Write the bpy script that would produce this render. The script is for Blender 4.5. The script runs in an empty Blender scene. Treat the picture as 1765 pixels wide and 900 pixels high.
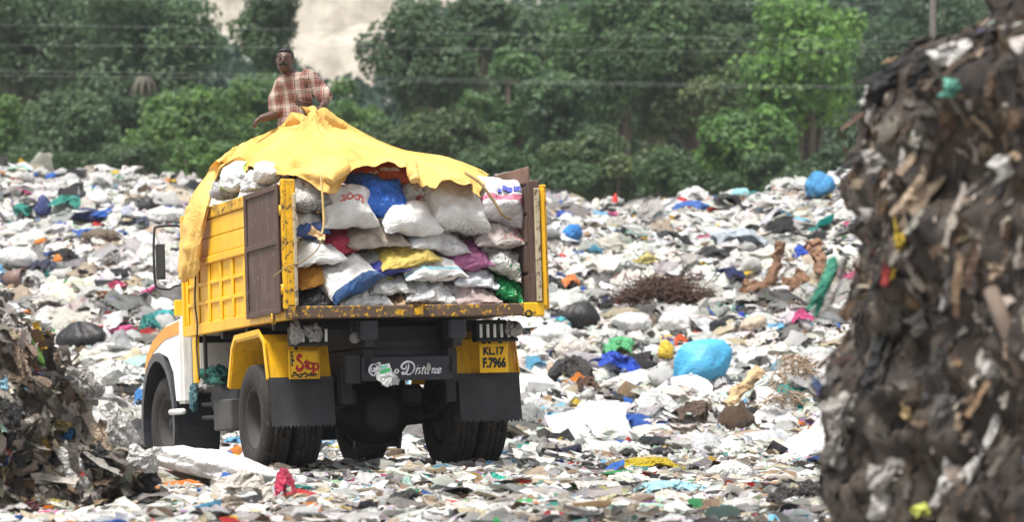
import bpy, bmesh, math, random
import numpy as np
from mathutils import Matrix, Vector
from mathutils.bvhtree import BVHTree
random.seed(7); RNG = np.random.default_rng(7)
S = bpy.context.scene; C = S.collection
# ------------------------------------------------------------------ camera, sky, sun, exposure
F = 5160.0; CX = 882.5; HOR = 600.0; EYE = 1.135         # pixels of the 1765 px wide photograph, metres
cam = bpy.data.cameras.new('camera'); camo = bpy.data.objects.new('camera', cam); C.objects.link(camo)
camo.location = (0, 0, EYE); camo.rotation_euler = (math.radians(90), 0, 0)
cam.sensor_width = 36; cam.lens = F / 1765 * 36; cam.shift_y = (HOR - 450) / 1765
cam.clip_start = 0.5; cam.clip_end = 6000
cam.dof.use_dof = True; cam.dof.focus_distance = 27.3; cam.dof.aperture_fstop = 2.1
S.camera = camo
SUN_EL, SUN_AZ = 68.0, -140.0         # azimuth from +Y, clockwise; behind the camera on the left
world = bpy.data.worlds.new('World'); S.world = world; world.use_nodes = True
wn = world.node_tree; wb = wn.nodes['Background']
sky = wn.nodes.new('ShaderNodeTexSky'); sky.sky_type = 'NISHITA'; sky.sun_disc = False
sky.sun_elevation = math.radians(SUN_EL); sky.sun_rotation = math.radians(SUN_AZ); sky.dust_density = 4; sky.air_density = 1.2
hs = wn.nodes.new('ShaderNodeHueSaturation'); hs.inputs['Saturation'].default_value = 0.22
wn.links.new(sky.outputs[0], hs.inputs['Color']); wn.links.new(hs.outputs[0], wb.inputs[0]); wb.inputs[1].default_value = 0.095
sl = bpy.data.lights.new('sun', 'SUN'); sl.energy = 2.9; sl.angle = math.radians(12); sl.color = (1, 0.965, 0.91)
so = bpy.data.objects.new('sun', sl); C.objects.link(so)
az, el = math.radians(SUN_AZ), math.radians(SUN_EL)
so.rotation_euler = Vector((math.sin(az) * math.cos(el), math.cos(az) * math.cos(el), math.sin(el))).to_track_quat('Z', 'Y').to_euler()
S.view_settings.view_transform = 'Standard'; S.view_settings.look = 'None'
S.view_settings.exposure = 1.15; S.view_settings.gamma = 1.0; S.view_settings.use_curve_mapping = False
S.render.engine = 'CYCLES'
# ------------------------------------------------------------------ helpers
def tag(o, label=None, cat=None, group=None, kind=None):
    if label: o['label'] = label
    if cat: o['category'] = cat
    if group: o['group'] = group
    if kind: o['kind'] = kind
    return o
def link(name, me, m=None, parent=None):
    o = bpy.data.objects.new(name, me); C.objects.link(o)
    if m is not None and me is not None and len(me.materials) == 0: me.materials.append(m)
    if parent is not None: o.parent = parent
    return o
def empty(name, loc=(0, 0, 0)):
    o = bpy.data.objects.new(name, None); C.objects.link(o); o.location = loc; o.empty_display_size = .2; return o
def mesh_np(name, V, T, smooth=False, col=None):
    """triangles (or quads) from numpy arrays, col: per-vertex rgba"""
    V = np.asarray(V, np.float32); T = np.asarray(T, np.int32); k = T.shape[1]
    me = bpy.data.meshes.new(name)
    me.vertices.add(len(V)); me.vertices.foreach_set('co', V.ravel())
    me.loops.add(T.size); me.loops.foreach_set('vertex_index', T.ravel())
    me.polygons.add(len(T)); me.polygons.foreach_set('loop_start', np.arange(0, T.size, k, dtype=np.int32))
    me.polygons.foreach_set('use_smooth', np.full(len(T), smooth, bool))
    if col is not None:
        a = me.color_attributes.new('Col', 'FLOAT_COLOR', 'POINT'); a.data.foreach_set('color', np.asarray(col, np.float32).ravel())
    me.update(calc_edges=True); return me
def _h(ix, iy, iz):
    n = (ix * 374761393 + iy * 668265263 + iz * 2147483647 * 3 + iz * 1274126177) & 0xffffffff
    n = ((n ^ (n >> 13)) * 1274126177) & 0xffffffff
    return ((n ^ (n >> 16)) & 0xffff) / 32767.5 - 1
def noise(p, s=1.0, seed=0):
    p = np.asarray(p, float) * s + seed * 17.31 + 100.5
    i = np.floor(p).astype(np.int64); f = p - i; u = f * f * (3 - 2 * f)
    x, y, z = i[..., 0], i[..., 1], i[..., 2]; a, b, c = u[..., 0], u[..., 1], u[..., 2]
    L = lambda p, q, t: p + (q - p) * t
    return L(L(L(_h(x, y, z), _h(x+1, y, z), a), L(_h(x, y+1, z), _h(x+1, y+1, z), a), b),
             L(L(_h(x, y, z+1), _h(x+1, y, z+1), a), L(_h(x, y+1, z+1), _h(x+1, y+1, z+1), a), b), c)
def fbm(p, s=1.0, o=3, seed=0):
    r = 0; a = 1
    for k in range(o): r = r + a * noise(p, s * 2 ** k, seed + k); a *= .5
    return r
_ico = {}
def ico(n):
    if n not in _ico:
        bm = bmesh.new(); bmesh.ops.create_icosphere(bm, subdivisions=n, radius=1)
        _ico[n] = (np.array([v.co[:] for v in bm.verts]), np.array([[v.index for v in f.verts] for f in bm.faces])); bm.free()
    return _ico[n]
def grid_tris(nu, nv):
    i = np.arange((nu - 1) * (nv - 1)); a = (i // (nv - 1)) * nv + i % (nv - 1)
    return np.c_[a, a + nv, a + nv + 1, a + 1]
def W(px, py, Y):                       # point at distance Y that lies at pixel (px, py) of the photograph
    return np.array([(px - CX) / F * Y, Y, EYE + (HOR - py) / F * Y])
def sstep(a, b, x):
    t = np.clip((x - a) / (b - a), 0, 1); return t * t * (3 - 2 * t)
def bm_box(bm, x0, x1, y0, y1, z0, z1, bev=0.0):
    r = bmesh.ops.create_cube(bm, size=1)
    for v in r['verts']: v.co = Vector(((x0+x1)/2 + v.co.x*(x1-x0), (y0+y1)/2 + v.co.y*(y1-y0), (z0+z1)/2 + v.co.z*(z1-z0)))
    if bev > 0:
        es = list({e for v in r['verts'] for e in v.link_edges})
        bmesh.ops.bevel(bm, geom=es, offset=bev, segments=1, affect='EDGES')
def from_bm(name, bm, m, parent=None, smooth=False):
    me = bpy.data.meshes.new(name); bm.to_mesh(me); bm.free()
    if smooth: me.polygons.foreach_set('use_smooth', [True] * len(me.polygons))
    return link(name, me, m, parent)
def box(name, x0, x1, y0, y1, z0, z1, m, parent=None, bev=.006):
    bm = bmesh.new(); bm_box(bm, min(x0,x1), max(x0,x1), min(y0,y1), max(y0,y1), min(z0,z1), max(z0,z1), bev); return from_bm(name, bm, m, parent)
def tube_np(pts, r, n=8, closed=False):
    P = np.asarray(pts, float); r = np.broadcast_to(np.asarray(r, float), (len(P),))
    T = np.gradient(P, axis=0); T /= np.linalg.norm(T, axis=1)[:, None] + 1e-9
    up = np.array([0, 0, 1.]) if abs(T[0][2]) < .9 else np.array([1., 0, 0])
    V = []; N = np.cross(T[0], up); N /= np.linalg.norm(N)
    for k in range(len(P)):
        N = N - T[k] * N.dot(T[k]); N /= np.linalg.norm(N) + 1e-9; B = np.cross(T[k], N)
        a = np.arange(n) / n * 2 * math.pi
        V.append(P[k] + r[k] * (np.cos(a)[:, None] * N + np.sin(a)[:, None] * B))
    V = np.concatenate(V); Q = []
    for k in range(len(P) - 1):
        for j in range(n): Q.append([k*n+j, k*n+(j+1) % n, (k+1)*n+(j+1) % n, (k+1)*n+j])
    c0 = len(V); V = np.vstack([V, P[0], P[-1]])
    for j in range(n):
        Q.append([c0, (j+1) % n, j, j]); b = (len(P)-1)*n; Q.append([c0+1, b+j, b+(j+1) % n, b+(j+1) % n])
    T3 = []
    for q in Q: T3.append(q[:3]); T3 += [[q[0], q[2], q[3]]] if q[2] != q[3] else []
    return V, np.array(T3)
def tube(name, pts, r, m, parent=None, n=8):
    V, T = tube_np(pts, r, n); return link(name, mesh_np(name, V, T, True), m, parent)
def spline(pts, n):
    P = np.asarray(pts, float); k = len(P); t = np.linspace(0, k - 1, n); i = np.minimum(t.astype(int), k - 2); f = (t - i)[:, None]
    Q = np.vstack([2*P[0]-P[1], P, 2*P[-1]-P[-2]]); a, b, c, d = Q[i], Q[i+1], Q[i+2], Q[i+3]
    return .5*((2*b) + (c-a)*f + (2*a-5*b+4*c-d)*f**2 + (3*b-a-3*c+d)*f**3)
def lathe_np(prof, n):                   # profile (radius, x) turned about the x axis
    pr = np.asarray(prof, float); a = np.arange(n) / n * 2 * math.pi
    V = np.stack([np.broadcast_to(pr[None, :, 1], (n, len(pr))), pr[None, :, 0] * np.cos(a)[:, None], pr[None, :, 0] * np.sin(a)[:, None]], -1)
    k = len(pr); Q = []
    for i in range(n):
        for j in range(k - 1): Q.append([i*k+j, i*k+j+1, ((i+1) % n)*k+j+1, ((i+1) % n)*k+j])
    return V.reshape(-1, 3), np.array(Q)
def text_mesh(s, size, shear=0.0, bold=0.0, ext=.0015, space=1.0):
    cu = bpy.data.curves.new('txt', 'FONT'); cu.body = s; cu.size = size; cu.shear = shear; cu.offset = bold; cu.extrude = ext
    cu.align_x = 'CENTER'; cu.align_y = 'CENTER'; cu.space_character = space; cu.resolution_u = 3
    o = bpy.data.objects.new('txt', cu); C.objects.link(o); dg = bpy.context.evaluated_depsgraph_get()
    me = bpy.data.meshes.new_from_object(o.evaluated_get(dg)); bpy.data.objects.remove(o); bpy.data.curves.remove(cu)
    return me
# ------------------------------------------------------------------ materials
MATS = {}
class NT:
    def __init__(s, name):
        s.m = bpy.data.materials.new(name); s.m.use_nodes = True; s.t = s.m.node_tree; s.p = s.t.nodes['Principled BSDF']; s.out = s.t.nodes['Material Output']
    def n(s, kind, **kw):
        x = s.t.nodes.new('ShaderNode' + kind)
        for k, v in kw.items():
            if k in x.inputs: x.inputs[k].default_value = v
            else: setattr(x, k, v)
        return x
    def l(s, a, b): s.t.links.new(a, b)
    def noise(s, scale, detail=4, rough=.6, vec=None, dist=0.0):
        x = s.n('TexNoise'); x.inputs['Scale'].default_value = scale; x.inputs['Detail'].default_value = detail; x.inputs['Roughness'].default_value = rough; x.inputs['Distortion'].default_value = dist
        if vec is not None: s.l(vec, x.inputs['Vector'])
        return x.outputs[0]
    def ramp(s, src, a, b, lo=0.0, hi=1.0):
        x = s.n('MapRange'); x.inputs[1].default_value = a; x.inputs[2].default_value = b; x.inputs[3].default_value = lo; x.inputs[4].default_value = hi; s.l(src, x.inputs[0]); return x.outputs[0]
    def mix(s, f, a, b, mode='MIX'):
        x = s.n('Mix', data_type='RGBA', blend_type=mode)
        for v, i in ((f, 0), (a, 6), (b, 7)):
            if hasattr(v, 'links'): s.l(v, x.inputs[i])
            else: x.inputs[i].default_value = (v if i == 0 else (*v[:3], 1))
        return x.outputs[2]
    def math(s, op, a, b=0.0):
        x = s.n('Math', operation=op)
        for v, i in ((a, 0), (b, 1)):
            if hasattr(v, 'links'): s.l(v, x.inputs[i])
            else: x.inputs[i].default_value = v
        return x.outputs[0]
    def coord(s, which='Object'): return s.n('TexCoord').outputs[which]
    def bump(s, h, strength=.3, dist=.01):
        x = s.n('Bump'); x.inputs['Strength'].default_value = strength; x.inputs['Distance'].default_value = dist; s.l(h, x.inputs['Height']); s.l(x.outputs[0], s.p.inputs['Normal'])
def plain(name, col, rough=.6, var=.25, scale=6, metal=0.0, bump=.15, bscale=30, spec=.4):
    if name in MATS: return MATS[name]
    t = NT(name); co = t.coord(); n1 = t.noise(scale, 5, .65, co)
    dark = tuple(c * (1 - var) for c in col); lite = tuple(min(1, c * (1 + var)) for c in col)
    t.l(t.mix(t.ramp(n1, .3, .7), dark, lite), t.p.inputs['Base Color'])
    t.p.inputs['Roughness'].default_value = rough; t.p.inputs['Metallic'].default_value = metal; t.p.inputs['Specular IOR Level'].default_value = spec
    if bump: t.bump(t.noise(bscale, 4, .6, co), bump, .01)
    MATS[name] = t.m; return t.m
def worn(name, col, under=(.10, .05, .03), amount=.5, dirt=(.10, .075, .05), rough=.5, streak=True, dirty=.5):
    """paint with chips of rust and streaks of dirt"""
    if name in MATS: return MATS[name]
    t = NT(name); co = t.coord(); mp = t.n('Mapping'); mp.inputs['Scale'].default_value = (9, 9, 1.1); t.l(co, mp.inputs[0])
    base = t.mix(t.ramp(t.noise(3, 4, .6, co), .3, .7), tuple(c*.86 for c in col), tuple(min(1, c*1.08) for c in col))
    d = t.mix(t.ramp(t.noise(2.0, 6, .7, mp.outputs[0]), .5, .78, 0, dirty), base, dirt)
    chips = t.ramp(t.noise(16, 6, .75, co), .70 - .22*amount, .74 - .2*amount)
    t.l(t.mix(chips, d, under), t.p.inputs['Base Color'])
    t.l(t.ramp(chips, 0, 1, rough, .85), t.p.inputs['Roughness']); t.p.inputs['Specular IOR Level'].default_value = .35
    t.bump(t.noise(25, 5, .7, co), .2, .008); MATS[name] = t.m; return t.m
def film(name, col, rough=.45, trans=.25, dirt=.35, wrinkle=.5, dcol=(.16, .12, .09), wscale=9):
    """thin crumpled plastic or cloth"""
    if name in MATS: return MATS[name]
    t = NT(name); co = t.coord(); g = t.n('ObjectInfo')
    vm = t.n('VectorMath', operation='ADD'); t.l(co, vm.inputs[0]); t.l(g.outputs['Location'], vm.inputs[1]); v = vm.outputs[0]
    c = t.mix(t.ramp(t.noise(4, 5, .65, v), .48, .72, 0, dirt), col, dcol)
    c = t.mix(t.ramp(t.noise(1.5, 2, .5, v), .3, .7, 0, .25), c, tuple(x*.7 for x in col))
    t.l(c, t.p.inputs['Base Color']); t.p.inputs['Roughness'].default_value = rough; t.p.inputs['Specular IOR Level'].default_value = .4
    r = t.math('ABSOLUTE', t.math('SUBTRACT', t.noise(wscale, 3, .55, v, .8), .5))
    r2 = t.math('ADD', t.math('MULTIPLY', r, 2.0), t.math('MULTIPLY', t.math('ABSOLUTE', t.math('SUBTRACT', t.noise(wscale*2.7, 2, .5, v, .5), .5)), .8))
    t.bump(r2, min(1.0, wrinkle * 1.6), .09)
    if trans:
        tr = t.n('BsdfTranslucent'); t.l(c, tr.inputs[0]); mx = t.n('MixShader'); mx.inputs[0].default_value = trans
        t.l(t.p.outputs[0], mx.inputs[1]); t.l(tr.outputs[0], mx.inputs[2]); t.l(mx.outputs[0], t.out.inputs[0])
    MATS[name] = t.m; return t.m
def litter_mat(name, dirt=.35, dcol=(.14, .11, .085), trans=.2):
    t = NT(name); at = t.n('Attribute', attribute_name='Col'); co = t.coord()
    pr = t.ramp(t.noise(9, 3, .7, co, 1.0), .56, .60, 0, .5)
    prc = t.n('TexNoise'); prc.inputs['Scale'].default_value = 2.5; t.l(co, prc.inputs['Vector'])
    hs = t.n('HueSaturation'); hs.inputs['Saturation'].default_value = 2.2; hs.inputs['Value'].default_value = .8; t.l(prc.outputs['Color'], hs.inputs['Color'])
    c0 = t.mix(t.math('MULTIPLY', pr, at.outputs['Alpha']), at.outputs['Color'], hs.outputs[0])
    c = t.mix(t.ramp(t.noise(5.5, 5, .7, co), .45, .75, 0, dirt), c0, dcol)
    t.l(c, t.p.inputs['Base Color']); t.p.inputs['Roughness'].default_value = .5; t.p.inputs['Specular IOR Level'].default_value = .35
    r = t.math('ABSOLUTE', t.math('SUBTRACT', t.noise(11, 4, .65, co, .8), .5)); t.bump(r, 1.0, .09)
    if trans:
        tr = t.n('BsdfTranslucent'); t.l(c, tr.inputs[0]); mx = t.n('MixShader'); mx.inputs[0].default_value = trans
        t.l(t.p.outputs[0], mx.inputs[1]); t.l(tr.outputs[0], mx.inputs[2]); t.l(mx.outputs[0], t.out.inputs[0])
    return t.m
def leaf_mat():
    t = NT('leaf'); at = t.n('Attribute', attribute_name='Col')
    t.l(at.outputs['Color'], t.p.inputs['Base Color']); t.p.inputs['Roughness'].default_value = .5; t.p.inputs['Specular IOR Level'].default_value = .35
    tr = t.n('BsdfTranslucent'); hs = t.n('HueSaturation'); hs.inputs['Value'].default_value = 1.5; t.l(at.outputs['Color'], hs.inputs['Color']); t.l(hs.outputs[0], tr.inputs[0])
    mx = t.n('MixShader'); mx.inputs[0].default_value = .35; t.l(t.p.outputs[0], mx.inputs[1]); t.l(tr.outputs[0], mx.inputs[2]); t.l(mx.outputs[0], t.out.inputs[0])
    return t.m
LEAF = leaf_mat(); BARK = plain('bark', (.08, .065, .05), .9, .4, 8, bump=.6, bscale=12)
LIT = litter_mat('litter_plastic', .2, trans=.28); LITD = litter_mat('litter_soiled', .6, (.075, .055, .042), .08)
# ------------------------------------------------------------------ ground
YC = 58.0
def terrain(x, y):
    x = np.asarray(x, float); y = np.asarray(y, float)
    px = CX + F * x / np.maximum(y, 5.)
    crest = np.interp(px, [-400, 0, 250, 360, 900, 1000, 1100, 1250, 1400, 1470, 2200], [296, 296, 290, 300, 318, 334, 345, 338, 316, 303, 300])
    hc = EYE + (HOR - crest) / F * YC - .12
    z0 = -.16 * sstep(27.5, 32, y)
    t = np.clip((y - 34.0) / (YC - 34.0), 0, 1.0)
    prof = .62 * t + .38 * sstep(0, 1, t)
    z = z0 + (hc - z0) * prof
    z = z - np.clip(y - YC, 0, 400) * .32 * sstep(YC - .5, YC + 3, y)
    z = np.maximum(z, np.where(y > YC, .3, -9))
    p = np.stack([x, y, np.zeros_like(x)], -1)
    amp = sstep(33, 38, y) * (1 - sstep(70, 90, y))
    z = z + amp * (.26 * noise(p, .38, 3) + .17 * noise(p, 1.1, 4) + .09 * noise(p, 2.7, 9)) + .035 * noise(p, 1.3, 5) * (y < 80) * (y > 8)
    return z
def hit(px, py, y0=18., y1=75.):
    ys = np.linspace(y0, y1, 1500); zs = EYE + (HOR - py) / F * ys; xs = (px - CX) / F * ys
    k = np.where(zs <= terrain(xs, ys))[0]
    i = k[0] if len(k) else int(np.argmin(zs - terrain(xs, ys)))
    return np.array([xs[i], ys[i], zs[i] if len(k) else terrain(xs[i], ys[i])])
gx = np.concatenate([[-900, -400, -200, -90, -45, -28], np.arange(-18, 18.01, .22), [28, 45, 90, 200, 400, 900]])
gy = np.concatenate([[-200, -60, -15, 0, 8], np.arange(14, 64, .22), np.arange(64, 92, 1.5), [110, 150, 220, 400, 800, 1500]])
GX, GY = np.meshgrid(gx, gy, indexing='ij'); GZ = terrain(GX, GY)
def soil_mat():
    t = NT('dump_soil'); co = t.coord()
    a = t.mix(t.ramp(t.noise(1.2, 6, .7, co), .35, .65), (.08, .065, .05), (.32, .28, .23))
    b = t.mix(t.ramp(t.noise(16, 5, .75, co), .46, .54), a, (.62, .60, .57))
    c = t.mix(t.ramp(t.noise(23, 3, .7, co), .62, .66), b, (.04, .035, .03))
    t.l(c, t.p.inputs['Base Color']); t.p.inputs['Roughness'].default_value = .85; t.bump(t.noise(12, 6, .7, co), .8, .06); return t.m
SOIL = soil_mat()
ground = link('ground', mesh_np('ground', np.stack([GX, GY, GZ], -1).reshape(-1, 3), grid_tris(len(gx), len(gy)), True), SOIL); tag(ground, kind='structure')
# pale quarry slope far behind the trees
hx = np.linspace(-36, 20, 90); hv = np.linspace(0, 1, 70); HX, HV = np.meshgrid(hx, hv, indexing='ij')
HYy = 190 + HV * 45; ter = np.round(HV * 7) / 7; HZ = .3 + 34 * (.55 * HV + .45 * ter) * (sstep(-36, -24, HX) * (1 - sstep(8, 20, HX)))
hp = np.stack([HX, HYy, HZ], -1); HZ = HZ + 1.6 * fbm(hp, .12, 4, 8) * (HV > .02); HYy = HYy + 2.0 * fbm(hp, .15, 4, 5)
t = NT('quarry_earth'); co = t.coord()
t.l(t.mix(t.ramp(t.noise(.35, 8, .7, co), .36, .62), (.21, .185, .15), (.40, .365, .31)), t.p.inputs['Base Color']); t.p.inputs['Roughness'].default_value = .95
t.bump(t.noise(.6, 6, .7, co), .5, .5)
hill = link('hill', mesh_np('hill', np.stack([HX, HYy, HZ], -1).reshape(-1, 3), grid_tris(90, 70), True), t.m); tag(hill, kind='structure')
# ------------------------------------------------------------------ banks of old refuse at both sides (cut faces)
def bank(name, sil, yc, xc, b, seed, amp, nz=90, nt=110, side=1, mat=None):
    zs = np.array([EYE + (HOR - p[1]) / F * yc for p in sil]); xs = np.array([(p[0] - CX) / F * yc for p in sil])
    o = np.argsort(zs); zs, xs = zs[o], xs[o]
    zz = np.linspace(-.4, zs.max(), nz); xe = np.interp(zz, zs, xs); th = np.linspace(-1.75, 1.75, nt)
    A = (xc - xe) * side                                      # half width at each height
    ZZ, TT = np.meshgrid(zz, th, indexing='ij'); AA = np.repeat(A[:, None], nt, 1)
    sh = np.clip(AA / A.max(), .25, 1)
    X = xc - side * AA * np.cos(TT); Y = yc + b * sh * np.sin(TT)
    P = np.stack([X, Y, ZZ], -1); d = fbm(P * np.array([1, 1, 1.7]), 1.5, 5, seed) * amp + .35 * amp * np.abs(noise(P * np.array([1.3, 1.3, .6]), 9, seed + 8)) - np.abs(noise(P * np.array([1, 1, 1.5]), 3.4, seed + 3)) * amp * .9 + amp * .0
    nrm = np.stack([-side * np.cos(TT), np.sin(TT), .25 + 0 * TT], -1)
    P = P + nrm * d[..., None]
    V = P.reshape(-1, 3); top = np.array([[xc + side * .3, yc, zs.max() + .1]])
    Q = grid_tris(nz, nt)
    Q = Q if side > 0 else Q[:, ::-1]
    V = np.vstack([V, top]); cap = np.array([[(nz-1)*nt+j, (nz-1)*nt+j+1, len(V)-1, len(V)-1] for j in range(nt-1)])
    T = np.vstack([Q[:, [0, 1, 2]], Q[:, [0, 2, 3]], cap[:, :3]])
    ob = link(name, mesh_np(name, V, T, True), mat); tag(ob, kind='structure')
    return V, T, ob
def bank_mat(name, a, b, c):
    t = NT(name); co = t.coord(); mp = t.n('Mapping'); mp.inputs['Scale'].default_value = (1, 1, .6); t.l(co, mp.inputs[0]); v = mp.outputs[0]
    k = t.mix(t.ramp(t.noise(3, 6, .7, v, .6), .38, .62), a, b); k = t.mix(t.ramp(t.noise(9, 5, .7, v), .58, .66), k, c)
    t.l(k, t.p.inputs['Base Color']); t.p.inputs['Roughness'].default_value = .9; t.bump(t.noise(14, 6, .75, v), .9, .06); return t.m
RSIL = [(1470, 1000), (1468, 900), (1460, 820), (1468, 700), (1472, 640), (1478, 560), (1472, 500), (1490, 420), (1496, 330), (1502, 250), (1500, 190), (1514, 150), (1572, 108), (1628, 84), (1672, 62), (1708, 12), (1735, -40), (1770, -130), (1850, -230)]
LSIL = [(345, 960), (310, 905), (280, 880), (240, 830), (200, 770), (150, 690), (100, 622), (60, 582), (0, 545), (-70, 505), (-200, 455), (-420, 420)]
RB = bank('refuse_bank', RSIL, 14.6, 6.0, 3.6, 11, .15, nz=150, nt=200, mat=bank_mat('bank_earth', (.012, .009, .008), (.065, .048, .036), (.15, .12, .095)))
LB = bank('refuse_mound', LSIL, 22.0, -7.5, 2.6, 23, .22, nz=130, nt=170, side=-1, mat=bank_mat('mound_earth', (.04, .033, .027), (.15, .12, .09), (.25, .22, .18)))
# ------------------------------------------------------------------ litter prototypes
def proto_sheet(seed, nu=5, nv=5, asp=1.0, amp=.3, curl=.4):
    u, v = np.meshgrid(np.linspace(-1, 1, nu), np.linspace(-1, 1, nv) * asp, indexing='ij'); P = np.stack([u, v, 0*u], -1)
    q = P.copy(); q[..., 2] = seed * 3.1
    P = P + .22 * np.stack([noise(q, 1.3, seed+1), noise(q, 1.3, seed+2), 0*u], -1)
    P[..., 2] = amp * (noise(q, 1.1, seed) * 1.2 + np.abs(noise(q, 2.3, seed+5)) * 1.0 - .3) + curl * u * u * (.5 - (seed % 3) * .5)
    Q = grid_tris(nu, nv); return P.reshape(-1, 3), np.vstack([Q[:, [0, 1, 2]], Q[:, [0, 2, 3]]])
def lump(seed, n, kind='bag'):
    V, T = ico(n); V = V.copy(); q = V * np.array([1, 1, 1.2])
    if kind == 'bag':
        az = np.arctan2(V[:, 1], V[:, 0]); rad = np.stack([np.cos(az) * 1.6, np.sin(az) * 1.6, V[:, 2] * .5], -1)
        r = 1 + .22*noise(q, 1.2, seed) - .20*np.abs(noise(q, 2.4, seed+1)) - .16*np.abs(noise(rad, 3.2, seed+2)) - .05*np.abs(noise(q, 6.5, seed+3)) + .02*noise(q, 12, seed+4)
    elif kind == 'cloth':
        w = q + .5*np.stack([noise(q, 1.5, seed+7), noise(q, 1.5, seed+8), noise(q, 1.5, seed+9)], -1)
        w = w * np.array([1.0, 1.0, .6])
        r = 1.05 + .45*noise(w, 1.1, seed) - .42*np.abs(noise(w, 2.2, seed+1)) - .30*np.abs(noise(w, 4.6, seed+2)) - .18*np.abs(noise(w, 9, seed+5)) + .06*noise(w, 15, seed+6)
    elif kind == 'tied':                                     # swollen smooth bag with folds running to its neck
        az = np.arctan2(V[:, 1], V[:, 0]); k = np.clip(V[:, 2] * .5 + .5, 0, 1); rad = np.stack([np.cos(az) * 2.2, np.sin(az) * 2.2, V[:, 2] * .35], -1)
        r = 1 + .16*noise(q, 1.1, seed) - (.12 + .22*k**2)*np.abs(noise(rad * np.array([1, 1, .5]), 1.7, seed+2)) - .03*np.abs(noise(q * np.array([1, 1, 2.2]), 2.6, seed+3))
    else:
        r = 1 + .5*noise(q, 1.2, seed) - .4*np.abs(noise(q, 2.6, seed+1)) + .25*noise(q, 4.5, seed+2)
    P = V * r[:, None]
    if kind == 'tied': P[:, :2] *= (1 - .30 * np.clip(V[:, 2], 0, 1))[:, None]; return P, T
    P[:, 2] = np.where(P[:, 2] < -.35, -.35 + (P[:, 2] + .35) * .3, P[:, 2])
    if kind == 'bag' and seed % 2 == 0:                                   # tied neck
        k = np.clip((V[:, 2] - .72) / .28, 0, 1); P[:, :2] *= (1 - .72 * k ** .7)[:, None]; P[:, 2] += .45 * k ** 1.5
    return P, T
def proto_wad(seed, n=8, amp=.55, flat=.6, asp=1.0):
    """film crushed together: a sheet folded over itself"""
    u, v = np.meshgrid(np.linspace(-1, 1, n), np.linspace(-1, 1, n) * asp, indexing='ij'); P = np.stack([u, v, 0*u], -1); q = P + np.array([0, 0, seed * 2.7])
    vn = lambda s, k: np.stack([noise(q, s, seed + k), noise(q, s, seed + k + 1), noise(q, s, seed + k + 2)], -1)
    P = P + amp * vn(1.15, 0) + amp * .55 * vn(2.4, 5) + amp * .25 * vn(4.5, 9); P[..., 2] = np.abs(P[..., 2]) * 1.3 * flat + .55 * flat * np.clip(1 - u * u - v * v, 0, 1) - .15
    Q = grid_tris(n, n); return P.reshape(-1, 3), np.vstack([Q[:, [0, 1, 2]], Q[:, [0, 2, 3]]])
def wad_fine(seed, n=34, amp=.34, flat=1.0):
    """cloth or film lying in folds"""
    u, v = np.meshgrid(np.linspace(-1, 1, n), np.linspace(-1, 1, n), indexing='ij'); P = np.stack([u, v, 0*u], -1); q = P + np.array([0, 0, seed * 2.7])
    vn = lambda s, k: np.stack([noise(q, s, seed + k), noise(q, s, seed + k + 1), noise(q, s, seed + k + 2)], -1)
    rim = 1 + .35 * noise(q, 1.6, seed + 30); P = P * rim[..., None]
    P = P + amp * vn(1.1, 0) + amp * .6 * vn(2.3, 5) + amp * .35 * vn(4.6, 9) + amp * .16 * vn(9, 14)
    rid = np.abs(noise(q + .4 * vn(1.5, 21), 2.6, seed + 25)); dome = np.clip(1.05 - .6 * u * u - .6 * v * v, 0, 1) ** .7
    P[..., 2] = flat * (dome * (1.1 - .75 * rid) + .35 * P[..., 2]) - .35
    Q = grid_tris(n, n); return P.reshape(-1, 3), np.vstack([Q[:, [0, 1, 2]], Q[:, [0, 2, 3]]])
def proto_bottle(seed):
    pr = [(0, -1), (.26, -1), (.3, -.92), (.3, -.2), (.27, -.1), (.3, 0), (.3, .4), (.12, .72), (.1, .95), (0, .95)]
    V, Q = lathe_np(pr, 7); T = np.vstack([Q[:, [0, 1, 2]], Q[:, [0, 2, 3]]]); V[:, 2] *= .75 + .2*noise(V, 2, seed); return V, T
def proto_carton(seed):
    x = np.array([[-1, -.7, -.5], [1, -.7, -.5], [1, .7, -.5], [-1, .7, -.5], [-.9, -.6, .4], [1, -.75, .5], [.9, .7, .35], [-1.1, .7, .5]], float)
    x += .15 * noise(x, 3, seed)[:, None]
    return x, np.array([[0,2,1],[0,3,2],[4,5,6],[4,6,7],[0,1,5],[0,5,4],[1,2,6],[1,6,5],[2,3,7],[2,7,6],[3,0,4],[3,4,7]])
PR_SHEET = [proto_sheet(i, 4, 4, .8, .45) for i in range(12)]
PR_FLAT = [proto_sheet(40+i, 4, 5, .7, .28, .15) for i in range(10)]
PR_WAD = [proto_wad(i * 5 + 3, 5, .5, .75) for i in range(16)]
PR_SCRAP = [proto_sheet(120 + i, 3, 4, .8, .5, .5) for i in range(12)]
PR_BIG = [proto_wad(i * 7 + 200, 9, .5, .6) for i in range(10)]
PR_STRIP = [proto_sheet(70+i, 2, 7, 3.2, .5, .3) for i in range(8)]
PR_LONG = [proto_sheet(90+i, 2, 9, 6.5, .7, .3) for i in range(8)]
PR_LUMP1 = [lump(i, 2 if i % 3 == 0 else 1, 'scrap') for i in range(14)]
PR_LUMP2 = [lump(20+i, 2, 'bag') for i in range(6)] + [lump(30+i, 2, 'cloth') for i in range(6)]
PR_MISC = [proto_bottle(i) for i in range(3)] + [proto_carton(i) for i in range(3)]
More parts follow.
